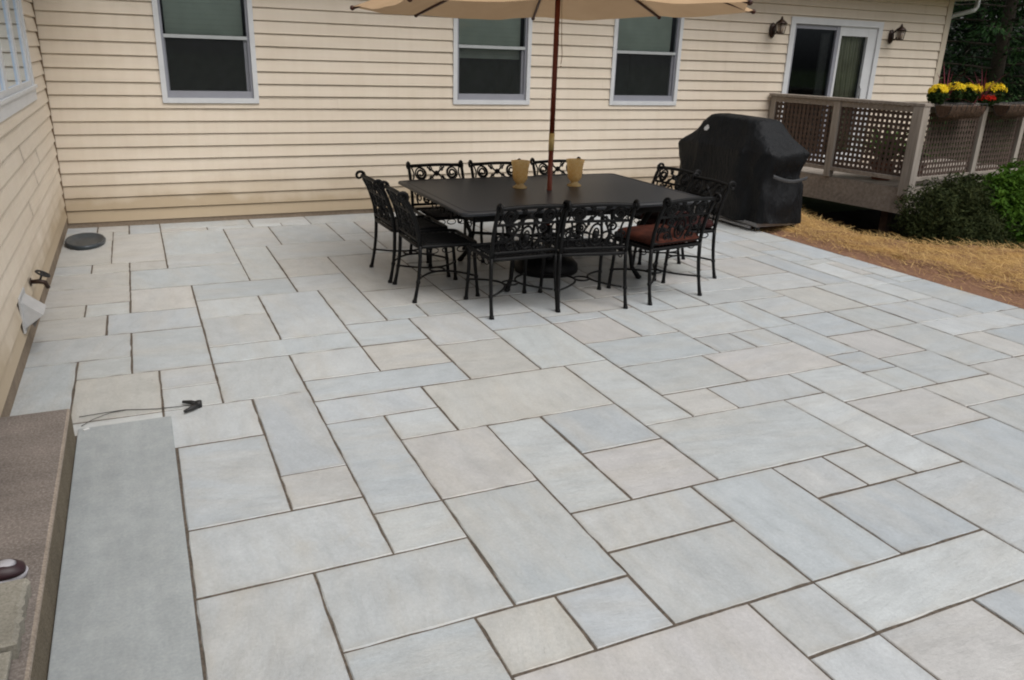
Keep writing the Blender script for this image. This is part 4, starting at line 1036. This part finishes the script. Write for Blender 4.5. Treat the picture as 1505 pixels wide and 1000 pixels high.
# ------------------------------------------------------------------ trees beyond the house
def conifer(name, label, loc, h, rad, mat, seed, nb, leaf, group='evergreens beyond the house', z_first=.1):
    rnd = random.Random(seed); t = thing(name, label, 'tree', loc, rnd.uniform(0, 6), group)
    b = MB(); b.tube([(0, 0, -.1), (.05, 0, h*.3), (0, .06, h*.65), (0, 0, h)], [h*.022, h*.017, h*.01, .01], 8)
    c = MB()
    for k in range(nb):
        u = (k+rnd.random())/nb; z = h*(z_first+(1-z_first)*u); L = rad*(1-u)**.75*rnd.uniform(.7, 1.1)+.15
        a = k*2.4+rnd.uniform(-.4, .4); d = Vector((math.cos(a), math.sin(a), 0)); sag = rnd.uniform(.02, .28)
        pts = [Vector((0, 0, z))+d*L*s+Vector((0, 0, .12*L*s-sag*L*s*s)) for s in (0, .35, .7, 1)]
        b.tube(pts, [.035*(1-u)+.01, .02*(1-u)+.008, .01, .004], 5)
        m_ = int(26*L/leaf*.5)
        for _ in range(m_):
            s = rnd.random()**.7; p = Vector((0, 0, z))+d*L*s+Vector((0, 0, .12*L*s-sag*L*s*s))
            side = Vector((-d.y, d.x, 0))*rnd.gauss(0, .16)*L*(1-.5*s); p += side+Vector((0, 0, rnd.gauss(0, .05)*L-abs(side.length)*.25))
            ld = (d*rnd.uniform(.2, 1)+side*1.6/(L*.16+.01)*.4+Vector((0, 0, rnd.uniform(-.7, .35)))).normalized()
            w = ld.cross(Vector((rnd.uniform(-.5, .5), rnd.uniform(-.5, .5), 1))).normalized(); sz_ = leaf*rnd.uniform(.7, 1.5)
            c.add([p-w*sz_*.06, p+ld*sz_*.5-w*sz_*.13, p+ld*sz_, p+ld*sz_*.5+w*sz_*.13], [[0, 1, 2, 3]])
    b.build('trunk', BARK, t); c.build('crown', mat, t)
    return t
conifer('pine_tree', 'soft green pine tree behind the flowers, nearest the house corner', (20.3, 4.6, -.1), 9, 3.3, NEEDLE, 41, 84, .17, z_first=.03)
conifer('pine_tree', 'soft green pine tree behind the right end of the deck rail', (23.6, 4.2, -.1), 9.5, 3.2, NEEDLE, 42, 80, .17, z_first=.03)
for (x, y, h, r, sd2, lb) in ((27, 10.5, 14, 4.4, 51, 'tall dark spruce behind the gutter end of the house'), (32.5, 10, 14, 4.2, 52, 'tall dark spruce at the far right beyond the pines'),
                              (36, 16, 16, 5, 53, 'tallest dark spruce at the back of the tree row'), (29, 4.0, 12, 3.6, 54, 'dark spruce close to the right edge of the picture'), (24, 11, 13, 4.2, 55, 'dark spruce half hidden behind the house corner')):
    conifer('spruce_tree', lb, (x, y, -.1), h, r, NEEDLE2, sd2, 90, .32, z_first=.02)

# ------------------------------------------------------------------ step, slab, tread, shoe
b = MB(); n = 40; vs = []
b.box(-.9, .335, -9.0, -5.27, -.05, .183, bev=.012)
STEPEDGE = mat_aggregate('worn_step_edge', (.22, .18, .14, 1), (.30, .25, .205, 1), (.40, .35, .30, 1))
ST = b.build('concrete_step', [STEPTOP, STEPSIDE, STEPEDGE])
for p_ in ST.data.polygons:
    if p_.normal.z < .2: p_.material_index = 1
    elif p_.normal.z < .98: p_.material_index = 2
tag(ST, 'brown aggregate concrete landing step against the left wall', 'step')
me = bpy.data.meshes.new('bluestone_slab')
b = MB(); b.box(.338, gx(5.27)-.006, -7.9, -5.14, -.02, .012, bev=.005); SLB = b.build('bluestone_slab', SLAB)
tag(SLB, 'long dark grey bluestone slab lying beside the concrete step', 'slab')
b = MB(); n_ = 26; vs = []
for z_, ins in ((.184, .004), (.235, 0), (.243, .012)):
    loop = []
    for k in range(n_+1): loop.append((.305-ins+.012*noise.noise((k*.45, 1, 3)), -7.06+ins*1.0-.36*0+(.30*k/n_)))
    loop.append((-.88, -6.76-ins)); loop.append((-.88, -7.06+ins))
    vs += [(x, y, z_) for x, y in loop]
m_ = n_+3
b.add(vs, [[i*m_+k, i*m_+(k+1) % m_, (i+1)*m_+(k+1) % m_, (i+1)*m_+k] for i in range(2) for k in range(m_)]+[[2*m_+k for k in range(m_)]])
b.box(-.88, .285, -7.9, -7.075, .184, .208, bev=.005); b.box(-.88, .292, -7.9, -7.068, .2085, .226, bev=.005)
TR = b.build('flagstone_tread', TREAD); tag(TR, 'grey green flagstone tread laid on the brown landing step', 'stone tread')
# sneaker
SH = thing('sneaker', 'dark sneaker with burgundy and white toe on the landing step', 'shoe', (.06, -6.655, .184), R(4))
def shoe_loop(z, k0, k1, w, n=28, off=0):
    L = []
    for k in range(n):
        a = 2*PI*k/n; u = math.cos(a); x = (k0+k1)/2+u*(k1-k0)/2; ww = w*(1+.12*u)*(1-.12*(u < -.3))
        L.append((x, math.copysign(abs(math.sin(a))**.75, math.sin(a))*ww+off, z))
    return L
def loft(b, loops, cap=True):
    n = len(loops[0]); vs = [p for l in loops for p in l]
    fs = [[i*n+k, i*n+(k+1) % n, (i+1)*n+(k+1) % n, (i+1)*n+k] for i in range(len(loops)-1) for k in range(n)]
    if cap: fs += [list(range(n))[::-1], [(len(loops)-1)*n+k for k in range(n)]]
    b.add(vs, fs, 0, True)
b = MB(); loft(b, [shoe_loop(0, -.055, .215, .042), shoe_loop(.006, -.06, .225, .047), shoe_loop(.022, -.06, .232, .047), shoe_loop(.026, -.058, .228, .044)]); b.build('sole', SHOEW, SH)
b = MB(); loft(b, [shoe_loop(.027, -.056, .13, .043), shoe_loop(.045, -.056, .12, .042), shoe_loop(.065, -.054, .09, .037), shoe_loop(.085, -.05, .06, .032), shoe_loop(.09, -.04, .045, .026), shoe_loop(.07, -.035, .04, .024)]); b.build('upper', SHOED, SH)
b = MB(); loft(b, [shoe_loop(.0265, .09, .226, .044), shoe_loop(.04, .09, .224, .043), shoe_loop(.055, .085, .205, .036), shoe_loop(.062, .08, .18, .026)]); b.build('toe_cap', SHOER, SH)
b = MB()
for k in range(4): b.tube([(.05+.03*k, -.03+.004*k, .074-.006*k), (.055+.03*k, 0, .083-.007*k), (.05+.03*k, .03-.004*k, .074-.006*k)], .004, 5)
loft(b, [shoe_loop(.0555, .135, .203, .024), shoe_loop(.064, .14, .192, .018)]); b.build('laces', SHOEW, SH)

# ------------------------------------------------------------------ wire and clamp, drain basin, vent, tap
b = MB(); pts = [(.335, -4.985), (.40, -4.985), (.48, -4.98), (.545, -4.972), (.62, -4.99), (.70, -5.01), (.76, -5.02), (.85, -5.035), (.885, -5.05)]
b.tube([(x, y, .008+.003*math.sin(i)) for i, (x, y) in enumerate(pts)], .0021, 5)
b.tube([(.35, -5.10, .006), (.40, -5.045, .01), (.48, -4.995, .012), (.55, -4.976, .008)], .0017, 5)
tag(b.build('black_wire', RUBBER), 'thin black wire trailing across the paving from the step to the clamp', 'wire')
CL = thing('spring_clamp', 'small black open clamp lying on the paving at the wire end', 'clamp', (.905, -5.06, .004), 0)
for s_ in (-1, 1):
    b = MB(); ang = PI+s_*.72; d = Vector((math.cos(ang), math.sin(ang), 0)); w = Vector((-d.y, d.x, 0))
    path = [d*0+Vector((0, 0, .014)), d*.05+w*s_*.006+Vector((0, 0, .016)), d*.10+Vector((0, 0, .014))]
    b.tube(path, [.014, .013, .008], 8); b.build('jaw', RUBBER, CL)
b = MB(); b.tube([(.0, 0, .002), (.0, 0, .034)], .017, 10); b.build('pivot', RUBBER, CL)
b = MB(); b.box(-.014, .014, -.009, .009, 0, .003, bev=.001); tgo = b.build('white_tag', LOGO); tgo.location = (.375, -5.165, .013); tgo.rotation_euler = (0, 0, .5)
tag(tgo, 'tiny white tag beside the top corner of the dark slab', 'tag')
b = MB(); b.lathe([(.30, .004), (.315, .03), (.30, .045), (.275, .04), (.24, .016), (.12, .012), (.001, .011)], 40, sx=.56, sy=1)
o = b.build('drain_basin', PLASTIC); o.location = (.205, -.78, 0); tag(o, 'shallow oval black plastic basin in the patio corner by the left wall', 'basin')
VH = thing('vent_hood', 'grey white dryer vent hood low on the left wall', 'vent', (.02, -3.86, .235))
b = MB(); vs = [(0, -.10, .13), (0, .10, .13), (.115, -.105, .03), (.115, .105, .03), (0, -.11, -.05), (0, .11, -.05)]
b.add(vs, [[0, 2, 3, 1], [0, 4, 2], [1, 3, 5]]); b.add([(x-.006 if x > .05 else x, y*.94, z-.006) for x, y, z in vs], [[0, 1, 3, 2], [0, 2, 4], [1, 5, 3]]); b.build('hood', VENT, VH)
b = MB(); b.box(0, .012, -.13, .13, -.07, .15, bev=.003); b.build('wall_plate', VENT, VH)
b = MB(); b.add([(.015, -.09, .05), (.015, .09, .05), (.06, .09, -.05), (.06, -.09, -.05)], [[0, 1, 2, 3]]); b.build('flap', simple('dark_vent_flap', (.09, .085, .08, 1), .6), VH)
TP = thing('garden_tap', 'dark garden tap on the left wall above the vent hood', 'tap', (.02, -3.36, .30))
b = MB(); b.tube([(0, 0, .02), (.05, 0, .02), (.085, 0, .01), (.10, 0, -.03)], [.014, .016, .016, .013], 8); b.lathe([(.028, 0), (.028, .006)], 12, M=Matrix.Translation((.002, 0, .02)) @ Matrix.Rotation(PI/2, 4, 'Y')); b.build('spout', BRONZE, TP)
b = MB(); b.tube([(.055, 0, .02), (.075, 0, .065)], .007, 6)
HM = Matrix.Translation((.08, 0, .07)) @ Matrix.Rotation(R(28), 4, 'Y')
b.tube([HM @ Vector((.042*math.cos(a*PI/8), .042*math.sin(a*PI/8), 0)) for a in range(17)], .007, 6)
for k in range(3): b.tube([HM @ Vector((0, 0, 0)), HM @ Vector((.042*math.cos(k*2.09), .042*math.sin(k*2.09), 0))], .006, 5)
b.build('handwheel', RUBBER, TP)
